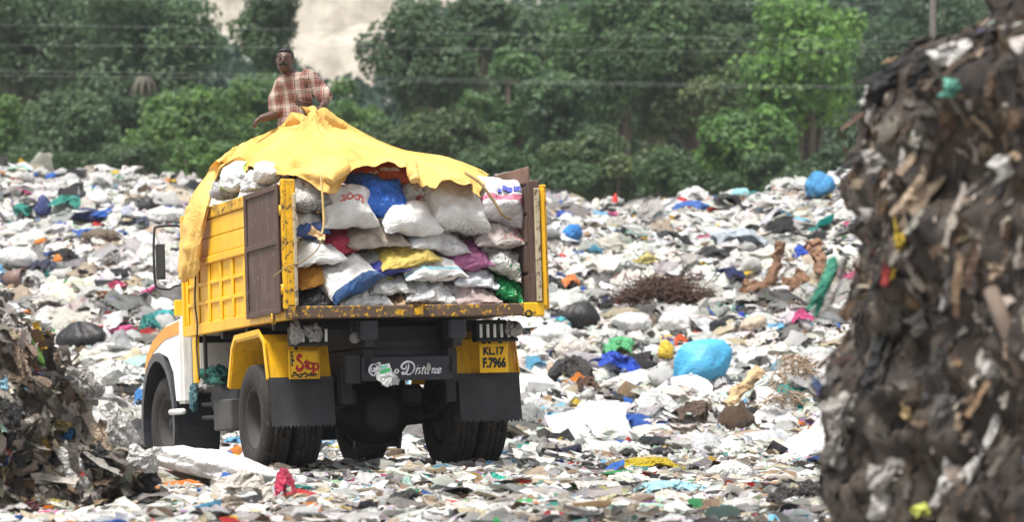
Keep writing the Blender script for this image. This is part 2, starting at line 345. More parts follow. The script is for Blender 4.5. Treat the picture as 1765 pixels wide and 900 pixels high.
PAL = {'white': (.82, .82, .80), 'off': (.72, .70, .64), 'grey': (.42, .41, .40), 'mid': (.22, .21, .20), 'black': (.02, .02, .023), 'beige': (.52, .43, .32), 'tan': (.36, .25, .15), 'brown': (.12, .075, .045),
       'blue': (.03, .13, .50), 'sky': (.16, .48, .72), 'teal': (.02, .28, .25), 'green': (.05, .38, .12), 'red': (.55, .03, .03), 'pink': (.62, .10, .26), 'orange': (.72, .22, .03), 'yellow': (.75, .52, .05), 'purple': (.30, .14, .42), 'mint': (.45, .72, .62), 'navy': (.02, .03, .12), 'olive': (.35, .28, .03)}
def pal(weights, n):
    k = list(weights); w = np.array([weights[q] for q in k], float); idx = RNG.choice(len(k), n, p=w / w.sum())
    c = np.array([PAL[q] for q in k])[idx] * RNG.uniform(.72, 1.1, (n, 1)) * RNG.uniform(.94, 1.06, (n, 3))
    wht = np.array([1.0 if q in ('white', 'off', 'mint', 'sky') else .15 for q in k])[idx] * (RNG.random(n) < .3)
    return np.c_[np.clip(c, 0, .85), wht]
def rotmats(nrm, yaw, tilt, taz):
    """frames: z along nrm tilted, spun by yaw"""
    n = nrm / np.linalg.norm(nrm, axis=1)[:, None]
    a = np.where(np.abs(n[:, 2:3]) < .95, [[0, 0, 1.]], [[1., 0, 0]]); t1 = np.cross(a, n); t1 /= np.linalg.norm(t1, axis=1)[:, None]; t2 = np.cross(n, t1)
    d = np.cos(taz)[:, None] * t1 + np.sin(taz)[:, None] * t2
    n2 = n * np.cos(tilt)[:, None] + d * np.sin(tilt)[:, None]; e = d * np.cos(tilt)[:, None] - n * np.sin(tilt)[:, None]; f = np.cross(n2, e)
    x = np.cos(yaw)[:, None] * e + np.sin(yaw)[:, None] * f; y = np.cross(n2, x)
    return np.stack([x, y, n2], -1)
class Litter:
    def __init__(s): s.V = []; s.T = []; s.Cc = []; s.k = 0
    def add(s, protos, pos, R, size, col):
        which = RNG.integers(0, len(protos), len(pos))
        for i, (pv, pt) in enumerate(protos):
            m = which == i; n = int(m.sum())
            if not n: continue
            sz = size[m] if size.ndim == 2 else np.repeat(size[m][:, None], 3, 1)
            v = np.einsum('nij,nkj->nki', R[m], pv[None] * sz[:, None, :]) + pos[m][:, None, :]
            s.V.append(v.reshape(-1, 3)); nv = len(pv)
            s.T.append((pt[None] + (np.arange(n) * nv)[:, None, None] + s.k).reshape(-1, 3)); s.k += n * nv
            s.Cc.append(np.repeat(col[m], nv, 0))
    def build(s, name, m, label, cat):
        V = np.concatenate(s.V); T = np.concatenate(s.T)
        o = link(name, mesh_np(name, V, T, True, np.concatenate(s.Cc)), m); tag(o, label, cat, kind='stuff'); return o
def tnormal(x, y):
    e = .3; return np.stack([-(terrain(x+e, y)-terrain(x-e, y))/(2*e), -(terrain(x, y+e)-terrain(x, y-e))/(2*e), np.ones_like(x)], -1)
def sample_field(n, y0, y1, pw=1.0):
    """points over the part of the dump that the lens takes in, a little wider"""
    y = (RNG.random(n) * (y1 ** pw - y0 ** pw) + y0 ** pw) ** (1 / pw); x = RNG.uniform(-.20, .20, n) * y
    return x, y
SLOPE_W = dict(white=56, off=17, grey=7, mid=4, black=9, beige=5, tan=2.5, brown=2.5, blue=1.6, sky=2.0, teal=1, green=1, red=1.1, pink=1, orange=1.2, yellow=1.6, purple=.5, mint=1.5, navy=1)
GROUND_W = dict(white=42, off=32, grey=8, mid=5, black=5, beige=14, tan=4, brown=3, blue=1, sky=1.3, teal=.8, green=.9, red=.7, pink=.8, orange=.8, yellow=1, purple=.4, mint=1.2, navy=.6)
def scatter_slope():
    L = Litter()
    def put(protos, n, y0, y1, s0, s1, lift, tilt, w, flat=1.0, pw=1.0):
        x, y = sample_field(n, y0, y1, pw); z = terrain(x, y)
        # patches: dirty dark hollows and bright white drifts
        p = np.stack([x, y, 0*x], -1); patch = fbm(p, .55, 3, 31)
        size = np.exp(RNG.uniform(math.log(s0), math.log(s1), n)); nr = tnormal(x, y)
        R = rotmats(nr, RNG.uniform(0, 6.28, n), np.abs(RNG.normal(0, tilt, n)), RNG.uniform(0, 6.28, n))
        pos = np.stack([x, y, z + size * lift * RNG.uniform(.1, 1, n)], -1)
        c = pal(w, n); dk = sstep(.25, .8, patch) * (RNG.random(n) < .7); c[:, :3] *= (1 - .75 * dk)[:, None]
        L.add(protos, pos, R, np.stack([size, size * RNG.uniform(.6, 1, n), size * RNG.uniform(.6, 1.1, n) * flat], -1), c)
    put(PR_WAD, 12500, 33.5, 61, .045, .13, .4, .5, SLOPE_W)
    put(PR_SCRAP, 19000, 33.5, 61, .025, .07, 1.2, .8, SLOPE_W)
    put(PR_STRIP, 3000, 33.5, 61, .015, .045, 1.4, .7, SLOPE_W)
    put(PR_BIG, 3600, 34.5, 61, .14, .38, .25, .3, dict(white=50, off=22, grey=8, mid=3, black=6, beige=5, blue=1, sky=1, teal=.7, yellow=.6, mint=1, pink=.4, red=.3), 1.05)
    put(PR_MISC, 900, 34, 60, .05, .12, .8, 1.0, dict(SLOPE_W, white=20, off=6))
    L.build('slope_litter', LIT, 'loose plastic and paper litter covering the long dump slope behind the truck', 'litter')
    G = Litter(); L = G
    put(PR_FLAT, 9500, 17, 35, .04, .16, .4, .25, GROUND_W)
    put(PR_SCRAP, 9000, 17, 35, .025, .07, .8, .5, GROUND_W)
    put(PR_WAD, 3200, 17, 35, .03, .11, .3, .3, GROUND_W, .6)
    put(PR_BIG, 160, 17, 35, .12, .30, .1, .15, GROUND_W, .35)
    put(PR_STRIP, 900, 17, 35, .02, .05, .8, .25, GROUND_W)
    put(PR_MISC, 160, 18, 35, .04, .09, .8, .9, dict(GROUND_W, green=4, blue=3, red=3))
    G.build('ground_litter', LIT, 'flattened plastic, paper and rag litter over the ground round the truck', 'litter')
scatter_slope()
def scatter_bank(name, B, n, w, label, s0, s1, dark, seed, tone=(1, 1, 1), slant=0.0):
    V, T, ob = B; a, b, c = V[T[:, 0]], V[T[:, 1]], V[T[:, 2]]; nr = np.cross(b - a, c - a); ar = np.linalg.norm(nr, axis=1)
    vis = (ar > 1e-9) & (np.einsum('ij,ij->i', nr, -(a - np.array([0, 0, EYE]))) / (ar + 1e-9) > -6.0)
    ar = ar * vis; L = Litter()
    def put(protos, n, s0, s1, hang, lift, flat=1):
        i = RNG.choice(len(T), n, p=ar / ar.sum()); u, v = RNG.random((2, n)); k = u + v > 1; u[k] = 1 - u[k]; v[k] = 1 - v[k]
        p = a[i] + (b - a)[i] * u[:, None] + (c - a)[i] * v[:, None]; N = nr[i] / np.linalg.norm(nr[i], axis=1)[:, None]
        size = np.exp(RNG.uniform(math.log(s0), math.log(s1), n))
        if hang:                                             # long axis falls down the face
            dn = np.array([[slant, 0, -1.]]) + RNG.normal(0, .3, (n, 3)); yv = dn - N * np.einsum('ij,ij->i', dn, N)[:, None]; yv /= np.linalg.norm(yv, axis=1)[:, None]; R = np.stack([np.cross(yv, N), yv, N], -1)
        else: R = rotmats(N, RNG.uniform(0, 6.28, n), np.abs(RNG.normal(0, .6, n)), RNG.uniform(0, 6.28, n))
        col = pal(w, n); col[:, :3] *= tone; dk = sstep(-.3, .5, fbm(p, 1.2, 3, seed)); col[:, :3] *= (1 - dark * dk)[:, None]
        L.add(protos, p + N * (size * lift)[:, None], R, np.stack([size, size * RNG.uniform(.7, 1.2, n), size * flat], -1), col)
    put(PR_WAD, int(n*.30), s0*.8, s1*.75, False, .15); put(PR_SHEET, int(n*.10), s0, s1*.8, True, .3); put(PR_STRIP, int(n*.32), s0*.4, s1*.36, True, .5); put(PR_LONG, int(n*.25), s0*.3, s1*.22, True, .6); put(PR_LONG, int(n*.05), s1*.2, s1*.42, True, .8)
    put(PR_BIG, int(n*.015), s1*.8, s1*1.5, True, .1, .5)
    return L.build(name, LITD, label, 'litter')
scatter_bank('mound_litter', LB, 10500, dict(white=9, off=20, grey=24, mid=16, black=11, beige=12, tan=6, brown=8, blue=.8, teal=.4, red=.4, olive=.6, yellow=.4, sky=.5), 'soiled grey rags and plastic strips hanging from the near left mound', .022, .10, .65, 41, (.80, .73, .66), .45)
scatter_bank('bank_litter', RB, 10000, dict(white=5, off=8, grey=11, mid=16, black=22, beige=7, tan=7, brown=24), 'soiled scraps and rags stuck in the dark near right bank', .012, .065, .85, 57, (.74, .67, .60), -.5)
# ------------------------------------------------------------------ trees beyond the crest of the dump
def leaves(pts, nrm, size, cols):
    n = len(pts); R = rotmats(nrm, RNG.uniform(0, 6.28, n), np.abs(RNG.normal(0, .75, n)), RNG.uniform(0, 6.28, n))
    q = np.array([[-1, 0, 0], [0, -.55, .18], [1.1, 0, -.1], [0, .55, .18]]); v = np.einsum('nij,kj->nki', R, q) * size[:, None, None] + pts[:, None, :]
    T = (np.arange(n) * 4)[:, None, None] + np.array([[0, 1, 2], [0, 2, 3]])[None]
    return v.reshape(-1, 3), T.reshape(-1, 3), np.repeat(cols, 4, 0)
def tree(label, cx, cy, rx, ry, D, col, n=9000, lsize=.13, blobs=14, drape=0.0, seed=0, hi=None, group='trees beyond the dump', lean=0.0, name='tree'):
    c = W(cx, cy, D); A = rx / F * D; B = ry / F * D; dep = max(A, B) * .75; gz = float(terrain(np.array([c[0]]), np.array([D]))[0])
    rng = np.random.default_rng(seed + 100); root = empty(name, (c[0], D, gz)); tag(root, label, 'tree', group)
    n = int(n * 1.3); lsize *= .84; col = np.array(col); hi = np.array(hi) if hi is not None else col * 1.9
    P = []; N = []; K = []; Z = []; cen = []
    tot = 0
    rb = []
    for k in range(blobs):
        d = rng.normal(0, 1, 3); d /= np.linalg.norm(d); r = rng.random() ** .4 * .78
        o = d * r * np.array([A, dep, B]); br = (.30 + .22 * rng.random()) * min(A, B) * (1.1 - .35 * r); cen.append(o); rb.append(br)
    rb = np.array(rb); w = rb ** 2; w = w / w.sum()
    for k in range(blobs):
        m = max(60, int(n * w[k])); d = rng.normal(0, 1, (m, 3)); d /= np.linalg.norm(d, axis=1)[:, None]
        rr = rb[k] * (1 + .42 * noise(d * 1.0, 2.2, seed * 7 + k) + .2 * noise(d, 5, seed + k)) * (1 - .45 * rng.random(m) ** 2.0)
        sc = np.array([1.15, 1.0, .8 + drape]); p = cen[k] + d * rr[:, None] * sc
        keep = noise(p, .9 / max(.5, rb[k]) + .6, seed + 3) > -.55; p = p[keep]; d = d[keep]; m = len(p)
        P.append(p); N.append(d + np.array([0, -.2, .7])); Z.append(np.full(m, lsize) * rng.uniform(.6, 1.35, m))
        tint = rng.random(); out = np.clip(d[:, 2] * .5 + .5, 0, 1) * 0 + tint * .6
        mixv = np.clip(out + rng.normal(0, .22, m), 0, 1)[:, None]; cc = col * (1 - mixv) + hi * mixv
        K.append(np.c_[np.clip(cc * rng.uniform(.75, 1.2, (m, 1)), 0, .6), np.ones(m)])
    P = np.concatenate(P) + np.array([0, 0, c[2] - gz]); v, T, cc = leaves(P, np.concatenate(N), np.concatenate(Z), np.concatenate(K))
    link('crown', mesh_np('crown', v, T, False, cc), LEAF, root)
    # trunk and limbs
    h = c[2] - gz; tr = .035 * h + .05; top = np.array([lean, 0, h])
    V, T = tube_np(spline([(0, 0, -.3), (lean * .2 + .1 * rng.normal(), 0, h * .4), (lean * .7, .1, h * .8), top], 9), np.linspace(tr, tr * .4, 9), 8)
    vs, ts = [V], [T]; k0 = len(V)
    for k in rng.permutation(blobs)[:7]:
        a = np.array([lean * .5, 0, h * rng.uniform(.5, .9)]); e = cen[k] + np.array([0, 0, h]); mid = (a + e) / 2 + np.array([0, 0, .12 * B])
        V, T = tube_np(spline([a, mid, e], 6), np.linspace(tr * .35, tr * .08, 6), 6); vs.append(V); ts.append(T + k0); k0 += len(V)
    link('trunk', mesh_np('trunk', np.vstack(vs), np.vstack(ts), True), BARK, root)
    return root
DK = (.048, .086, .037); MD = (.062, .125, .040); LT = (.125, .225, .050); BR = (.16, .31, .055); OL = (.125, .160, .055); DKH = (.085, .150, .065); BLU = (.048, .085, .048)
TREES = [
 ('dark tall tree at the far left edge behind the dump', 40, 60, 150, 170, 106, DK, DKH, 9000, .15),
 ('broad dark green tree left of the bright gap', 235, 75, 150, 165, 104, DK, (.09, .165, .07), 11000, .15),
 ('deep green shrubby tree low at left behind the crest', 120, 225, 120, 95, 97, DK, DKH, 7000, .13),
 ('light green bush at the left edge of the picture', 5, 235, 55, 95, 90, MD, LT, 4500, .11),
 ('light green bushy tree left of the man', 330, 225, 130, 85, 92, MD, LT, 8000, .11),
 ('shadowed dark tree behind the light green bush at left', 240, 205, 110, 80, 100, DK, BLU, 6000, .13),
 ('narrow dark vine covered tree behind the man', 458, 15, 68, 135, 102, DK, DKH, 8000, .13),
 ('light green tree behind the man and tarpaulin', 455, 185, 85, 80, 95, MD, LT, 6500, .11),
 ('small fresh green tree under the pale quarry gap', 600, 215, 62, 85, 99, MD, LT, 4500, .11),
 ('dark dome of ivy right of the pale quarry gap', 735, 105, 100, 115, 101, DK, DKH, 9000, .13),
 ('rounded dark bush with olive top above the tarpaulin', 735, 255, 135, 82, 92, DK, OL, 8000, .11),
 ('leafy dark green tree top beside the quarry gap', 830, 45, 62, 85, 106, DK, DKH, 5500, .13),
 ('tall mid green tree in the middle of the wood', 880, 190, 80, 150, 98, MD, (.10, .19, .07), 8000, .12),
 ('bluish green rounded tree right of the middle', 965, 205, 70, 110, 95, BLU, (.09, .17, .06), 6500, .12),
 ('big vine draped tree right of the middle', 1075, 95, 125, 165, 102, DK, (.10, .20, .06), 12000, .13),
 ('low dark bush above the crest right of the truck', 1060, 285, 150, 70, 90, DK, OL, 8000, .11),
 ('second vine draped tree beside the bright green one', 1195, 150, 95, 190, 103, DK, OL, 9500, .13),
 ('bright green broadleaf tree at right', 1395, 105, 128, 140, 94, MD, BR, 9000, .16),
 ('low fresh green branches under the bright tree', 1300, 255, 120, 80, 92, MD, (.13, .26, .045), 6000, .15),
 ('dark tree between the bright tree and the near bank', 1500, 240, 95, 110, 101, DK, BLU, 6500, .14),
 ('round shrub low at the far left crest', 60, 290, 90, 55, 88, DK, MD, 4500, .10), ('dark shrub on the crest left of the light bush', 200, 280, 80, 50, 87, DK, DKH, 4000, .10), ('fresh green shrub on the crest beside the tarpaulin flap', 350, 285, 85, 55, 87, MD, LT, 4500, .10),
 ('shrub behind the load under the man', 500, 280, 90, 60, 88, DK, MD, 4000, .10), ('olive shrub behind the right end of the tarpaulin', 860, 300, 90, 60, 87, DK, MD, 4500, .10), ('dark shrub on the crest right of the tailgate', 960, 310, 80, 50, 86, DK, DKH, 4000, .10),
 ('shrub on the crest below the vine draped trees', 1170, 310, 90, 55, 87, DK, MD, 4500, .10), ('shaded shrub on the crest under the bright tree', 1330, 310, 100, 50, 87, DK, DKH, 4500, .10), ('shaded shrub on the crest beside the right bank', 1450, 300, 70, 60, 88, DK, BLU, 4000, .10),
 ('deep green thicket between the ivy dome and the vine draped trees', 900, 110, 110, 130, 112, DK, DKH, 7000, .16), ('dark thicket filling the space left of the bright tree', 1270, 80, 110, 150, 112, DK, MD, 7000, .16), ('dark thicket at the left between the tall trees', 130, 130, 120, 120, 114, DK, DKH, 6000, .16), ('low thicket behind the shrubs right of the middle', 1000, 250, 130, 90, 106, DK, MD, 6000, .14),
 ('dark tree behind the near right bank', 1610, 110, 140, 190, 110, DK, BLU, 9000, .15),
]
for i, (lb, cx, cy, rx, ry, D, c0, h0, n, ls) in enumerate(TREES):
    tree(lb, cx, cy, rx, ry, D, c0, n, ls, blobs=16 if rx < 110 else 24, drape=.35 if 'vine' in lb or 'ivy' in lb else 0, seed=i * 3 + 1, hi=h0)
BACK = [(-40, 120, 'hazy dark tree far behind at the left edge'), (150, 110, 'hazy dark tree far behind the left trees'), (290, 190, 'hazy low tree far behind the light bush'), (480, 230, 'hazy low tree far behind the man'),
        (640, 260, 'hazy low tree far behind the tarpaulin'), (800, 190, 'hazy tree far behind the ivy dome'), (960, 100, 'hazy tree far behind the middle of the wood'), (1130, 60, 'hazy tree far behind the vine draped trees'),
        (1290, 110, 'hazy tree far behind the bright green tree at its left'), (1450, 60, 'hazy tree far behind the bright green tree at its right'), (1560, 190, 'hazy tree far behind the near right bank'), (1720, 80, 'hazy tree far behind at the right edge')]
for i, (cx, cy, lb) in enumerate(BACK):
    low = cy > 180; tree(lb, cx, cy + 30, 140 if not low else 125, 190 if not low else 105, 124 + (i % 3) * 5, (.038, .072, .045), 5500, .24, 20, seed=200 + i * 5, hi=(.065, .115, .06))
# a far wood that reads as one mass, lower than the quarry gap
nn = 42000; fx = RNG.uniform(-34, 34, nn); fy = RNG.uniform(138, 150, nn); pxx = CX + F * fx / fy
ztop = EYE + (HOR - np.interp(pxx, [-300, 300, 345, 400, 520, 560, 640, 700, 880, 935, 960, 2000], [-150, -130, 60, 90, 120, 150, 150, 0, 30, 10, -120, -150])) / F * fy
q = np.stack([fx, fy, 0*fx], -1); fz = .3 + (ztop - .3) * RNG.random(nn) ** .8 * (1 + .05 * noise(q, .5, 2)); cl = np.array([.035, .065, .045]) * RNG.uniform(.6, 1.7, (nn, 1))
v, T, cc = leaves(np.stack([fx, fy, fz], -1), np.tile([0, -.6, .6], (nn, 1)) + RNG.normal(0, .5, (nn, 3)), RNG.uniform(.28, .5, nn), np.c_[cl, np.ones(nn)])
tag(link('far_wood', mesh_np('far_wood', v, T, False, cc), LEAF), 'dim dense wood behind the nearer trees', 'wood', kind='stuff')
# dry palm: pale drooping fronds on a thin trunk
def palm(cx, cy, D, label):
    c = W(cx, cy, D); gz = float(terrain(np.array([c[0]]), np.array([D]))[0]); root = empty('dry_palm', (c[0], D, gz)); tag(root, label, 'tree'); h = c[2] - gz
    tube('trunk', spline([(.2, 0, -.2), (.05, 0, h * .6), (0, 0, h)], 8), .09, BARK, root)
    fm = plain('dry_frond', (.075, .07, .05), .9, .3, 5)
    for k in range(11):
        a = k / 11 * 6.28; L = .5; pts = [np.array([math.cos(a) * L * s, math.sin(a) * L * s, h + .22 * math.sin(s * 2.2) - .75 * s ** 2.0]) for s in np.linspace(0, 1, 7)]
        P = np.array(pts); side = np.array([-math.sin(a), math.cos(a), 0]); w = np.array([.02, .06, .08, .09, .08, .05, .01])[:, None]
        V = np.vstack([P - side * w, P + side * w + [0, 0, -.06], ]); T = []
        for j in range(6): T += [[j, j+1, j+8], [j, j+8, j+7]]
        link('frond', mesh_np('frond', V, np.array(T)), fm, root)
palm(250, 134, 96, 'dead palm with brown drooping fronds left of the man')
# ------------------------------------------------------------------ overhead line
WIRE = plain('wire', (.20, .21, .21), .5, .1, 3, bump=0); POLE = plain('pole_wood', (.07, .062, .055), .9, .3, 6)
for ys, D, lb in (((128, 134, 142, 150, 152), 82, 'lowest power cable crossing the whole picture before the trees'), ((120, 127, 137, 146, 149), 82.6, 'power cable just above the lowest one'),
                  ((40, 48, 58, 66, 72), 83, 'power cable crossing the middle of the tree tops'), ((76, 80, 84, 88, 88), 83.4, 'power cable between the upper and the lower pair'), ((-6, 0, 4, 6, 6), 83.8, 'topmost power cable at the upper edge of the picture')):
    o = tube('power_cable', spline([W(x, y, D) for x, y in zip((-150, 400, 850, 1300, 1608), ys)], 40), .0035, WIRE, n=5); tag(o, lb, 'cable', 'power cables before the trees')
pc = W(1608, 400, 83); pr = empty('utility_pole', (pc[0], 83, .0)); tag(pr, 'thin grey utility pole rising behind the near right bank', 'pole')
tube('shaft', [(0, 0, 0), (0, 0, 6), (0, 0, 12.5)], [.13, .11, .09], POLE, pr, 10)
for z in (8.5, 9.6, 10.9): box('crossarm', -.5, .5, -.06, .06, z, z + .1, POLE, pr)
# ------------------------------------------------------------------ the tipper truck
PIT, ROL, YAW = -.040, -.017, .355; T0 = Vector((-1.282, 27.98, 0.0))
TR = Matrix.Rotation(YAW, 3, 'Z') @ Matrix.Rotation(PIT, 3, 'X') @ Matrix.Rotation(ROL, 3, 'Y'); TRn = np.array(TR); T0n = np.array(T0)
def ray_local(px, py):
    o = TRn.T @ (np.array([0, 0, EYE]) - T0n); d = TRn.T @ np.array([(px - CX) / F, 1.0, (HOR - py) / F]); return o, d
def TY(px, py, ly):                      # truck coordinates of a pixel on the plane y = ly
    o, d = ray_local(px, py); t = (ly - o[1]) / d[1]; return o + d * t
def TX(px, py, lx):                      # ... on the plane x = lx
    o, d = ray_local(px, py); t = (lx - o[0]) / d[0]; return o + d * t
truck = empty('tipper_truck'); truck.matrix_world = Matrix.Translation(T0) @ TR.to_4x4(); tag(truck, 'yellow tipper truck loaded with sacks, seen from behind', 'truck')
YEL = worn('yellow_paint', (.80, .43, .008), (.20, .10, .03), .30, (.16, .10, .04), .42, dirty=.6)
YEL2 = worn('yellow_paint_dirty', (.70, .38, .01), (.10, .055, .03), .75, (.12, .08, .04), .5, dirty=.8)
RUST = worn('rusty_steel', (.075, .042, .032), (.20, .16, .145), .45, (.17, .135, .12), .7, dirty=.75)
RUSTY = worn('rust_with_yellow_chips', (.10, .065, .045), (.55, .30, .01), .72, (.05, .03, .022), .7, dirty=.7)
WORN = worn('worn_grey_edge', (.42, .36, .24), (.10, .06, .04), .8, (.12, .08, .05), .7)
DARK = plain('chassis_black', (.009, .009, .011), .6, .3, 6, bump=.3); DARK2 = plain('chassis_blue_grey', (.018, .019, .026), .5, .3, 5, bump=.2)
RUBBER = worn('tyre_rubber', (.020, .018, .017), (.075, .058, .045), .55, (.07, .055, .043), .85, dirty=.8); GUARD = plain('mudguard_plastic', (.025, .026, .032), .38, .2, 5)
FLAP = plain('flap_rubber', (.024, .025, .028), .7, .35, 4, bump=.2); WHITE = worn('cab_white', (.78, .77, .74), (.3, .25, .2), .25, (.25, .2, .16), .4, dirty=.5); ORANGE = worn('cab_orange', (.75, .28, .02), (.3, .2, .1), .2, (.3, .2, .1), .4)
GREYBOX = plain('grey_box', (.055, .054, .052), .8, .3, 5)
HW = 1.2; YR = -1.381; L = 3.705; YF = YR + L; ZB = 1.364; ZT = ZB + 1.2
box('floor', -1.14, 1.14, YR + .09, YF - .05, ZB + .03, ZB + .10, RUST, truck)
box('rear_sill', -1.2, 1.2, YR, YR + .09, ZB - .005, ZB + .105, RUSTY, truck, .01)
box('sill_end', 1.02, 1.215, YR - .012, YR + .10, ZB - .012, ZB + .112, worn('yellow_chipped', (.72, .42, .01), (.10, .06, .04), .6, (.1, .07, .04)), truck, .01)
box('latch', -.03, .05, YR - .03, YR, ZB + .01, ZB + .12, YEL2, truck); box('latch', -.05, .07, YR - .05, YR + .03, ZB + .12, ZB + .135, RUST, truck)
# left side: bottom rail, pressed panel with ribs, planks, top rail
box('bottom_rail', -1.2, -1.12, YR + .09, YF, ZB - .008, ZB + .10, YEL, truck)
box('side_panel', -1.165, -1.145, YR + .09, YF, ZB + .10, ZB + .69, YEL, truck, 0)
ribs = np.linspace(YR + .18, YF - .05, 9)
for y in ribs: box('rib', -1.186, -1.165, y - .035, y + .035, ZB + .102, ZB + .66, YEL, truck, .012)
for z in (.295, .48): 
    for a, b in zip(ribs[:-1], ribs[1:]): box('cross_rib', -1.183, -1.165, a + .036, b - .036, ZB + z - .022, ZB + z + .022, YEL, truck, .01)
box('middle_rail', -1.205, -1.165, YR + .09, YF, ZB + .662, ZB + .735, YEL, truck, .01)
for k, (z0, z1) in enumerate(((.738, .905), (.912, 1.085))): box('side_plank', -1.195 + k * .004, -1.15, YR + .10, YF - .01, ZB + z0, ZB + z1, YEL, truck, .008)
box('top_rail', -1.21, -1.14, YR + .10, YF - .01, ZB + 1.09, ZT, YEL2, truck, .012)
box('rear_post', -1.2, -1.10, YR + .002, YR + .088, ZB + .106, ZT + .03, YEL2, truck, .01); box('post_edge', -1.135, -1.105, YR - .025, YR + .0, ZB + .1, ZT - .1, WORN, truck, .006)
box('front_post', -1.205, -1.13, YF, YF + .07, ZB, ZT, YEL, truck)
# right side
box('side_wall', 1.12, 1.16, YR + .09, YF, ZB + .10, ZT + .02, RUST, truck, 0)
for k in range(4): box('wall_plank', 1.105, 1.12, YR + .10, YF - .02, ZB + .12 + k * .27, ZB + .37 + k * .27, RUST, truck, .012)
box('top_board', 1.10, 1.13, YR + .05, YF - .8, ZT + .0, ZT + .15, plain('weathered_board', (.15, .09, .07), .9, .3, 6, bump=.4), truck, .008)
box('rear_post', 1.10, 1.20, YR + .002, YR + .088, ZB + .112, ZT + .02, RUST, truck, .01); box('post_edge', 1.14, 1.19, YR - .03, YR, ZB + .12, ZT - .05, WORN, truck, .006)
box('front_board', -1.13, 1.12, YF - .05, YF, ZB + .1, ZT + .1, YEL2, truck)
# tailgate leaves swung open along the sides
def leaf(sx):
    g = empty('tailgate_leaf'); g.parent = truck; g.location = (sx * 1.225, YR + .06, ZB + .06); g.rotation_euler = (0, 0, math.radians(-1.0 if sx < 0 else -9.0))
    me = RUST if sx < 0 else YEL
    bm = bmesh.new(); bm_box(bm, -.012, .012, .02, 1.17, 0, 1.12); o = from_bm('leaf_panel', bm, RUST if sx < 0 else YEL, g)
    for (y0, y1, z0, z1) in ((.0, .06, -.01, 1.13), (1.13, 1.19, -.01, 1.13)): box('leaf_frame', -.035 if sx < 0 else .013, -.013 if sx < 0 else .06, y0, y1, z0, z1, RUST if sx < 0 else YEL2, g)
    for z in (-.01, .60, 1.08): box('leaf_frame', -.03 if sx < 0 else .013, -.013 if sx < 0 else .05, .062, 1.128, z, z + .05, RUST if sx < 0 else YEL, g)
    for z in (.15, .85): tube('hinge', [(0, -.02, z), (0, -.02, z + .09)], .022, YEL2, g)
leaf(-1); leaf(1)
tube('hinge_pin', [(-1.235, YR + .35, ZB - .04), (-1.235, YR + .35, ZB + .06)], .02, YEL2, truck)
box('hinge_column', -1.23, -1.19, YR + .0, YR + .055, ZB + .08, ZT + .03, YEL2, truck, .008)
box('gate_column', 1.205, 1.245, YR - .01, YR + .05, ZB + .08, ZT - .05, YEL, truck, .008)
# chassis
for s in (-1, 1):
    box('chassis_rail', s * .36, s * .44, -1.15, 4.9, .86, 1.09, DARK, truck); box('subframe_beam', s * .37, s * .46, YR + .12, YF, 1.10, ZB - .012, DARK, truck)
    for k in range(7): box('spring_leaf', s * .46, s * .54, -.72 + k * .07, .72 - k * .07, .62 - k * .022, .638 - k * .022, DARK, truck, .003)
    box('spring_hanger', s * .45, s * .55, -.80, -.68, .60, .95, DARK, truck); box('spring_hanger', s * .45, s * .55, .68, .80, .60, .95, DARK, truck)
    box('hinge_bracket', s * .33, s * .5, YR + .10, YR + .3, ZB - .20, ZB - .012, DARK2, truck, .02)
for y in (-.6, .3, 1.2, 2.1): box('cross_bearer', -1.12, 1.12, y - .04, y + .04, ZB - .075, ZB - .009, DARK, truck)
V, Q = lathe_np([(0, -.98), (.07, -.98), (.085, -.5), (.10, -.32), (.22, -.22), (.28, -.08), (.28, .08), (.22, .22), (.10, .32), (.085, .5), (.07, .98), (0, .98)], 24)
ax = link('rear_axle', mesh_np('rear_axle', V, Q, True), DARK, truck); ax.location = (0, 0, .5)
V, Q = lathe_np([(0, -.03), (.2, -.03), (.21, 0), (.14, .03), (0, .05)], 20); cv = link('axle_cover', mesh_np('axle_cover', V, Q, True), DARK, ax); cv.rotation_euler = (0, 0, -math.pi / 2); cv.location = (0, -.27, 0)
box('dark_filler_panel', -.62, .58, .75, .85, .42, 1.08, DARK, truck, .03); box('silencer', .15, .62, 1.1, 1.9, .5, .78, DARK, truck, .06); tube('hoist_cylinder', [(.0, .5, .78), (0, 2.0, 1.05)], .11, DARK, truck, 14); box('brake_chamber', -.42, -.22, -.28, -.12, .58, .78, DARK, truck, .04); box('brake_chamber', .22, .42, -.28, -.12, .58, .78, DARK, truck, .04)  # black panel, silencer and hoist cylinder added to darken and close the underside
tube('drive_shaft', [(0, .25, .52), (0, 2.6, .85)], .05, DARK, truck); tube('front_axle', [(-.95, 3.52, .48), (.95, 3.52, .48)], .06, DARK, truck)
V, Q = lathe_np([(0, -.55), (.12, -.55), (.13, -.5), (.13, .5), (.12, .55), (0, .55)], 18); o = link('air_tank', mesh_np('air_tank', V, Q, True), DARK2, truck); o.location = (.05, -.78, 1.14); o.scale = (.8, 1, 1)
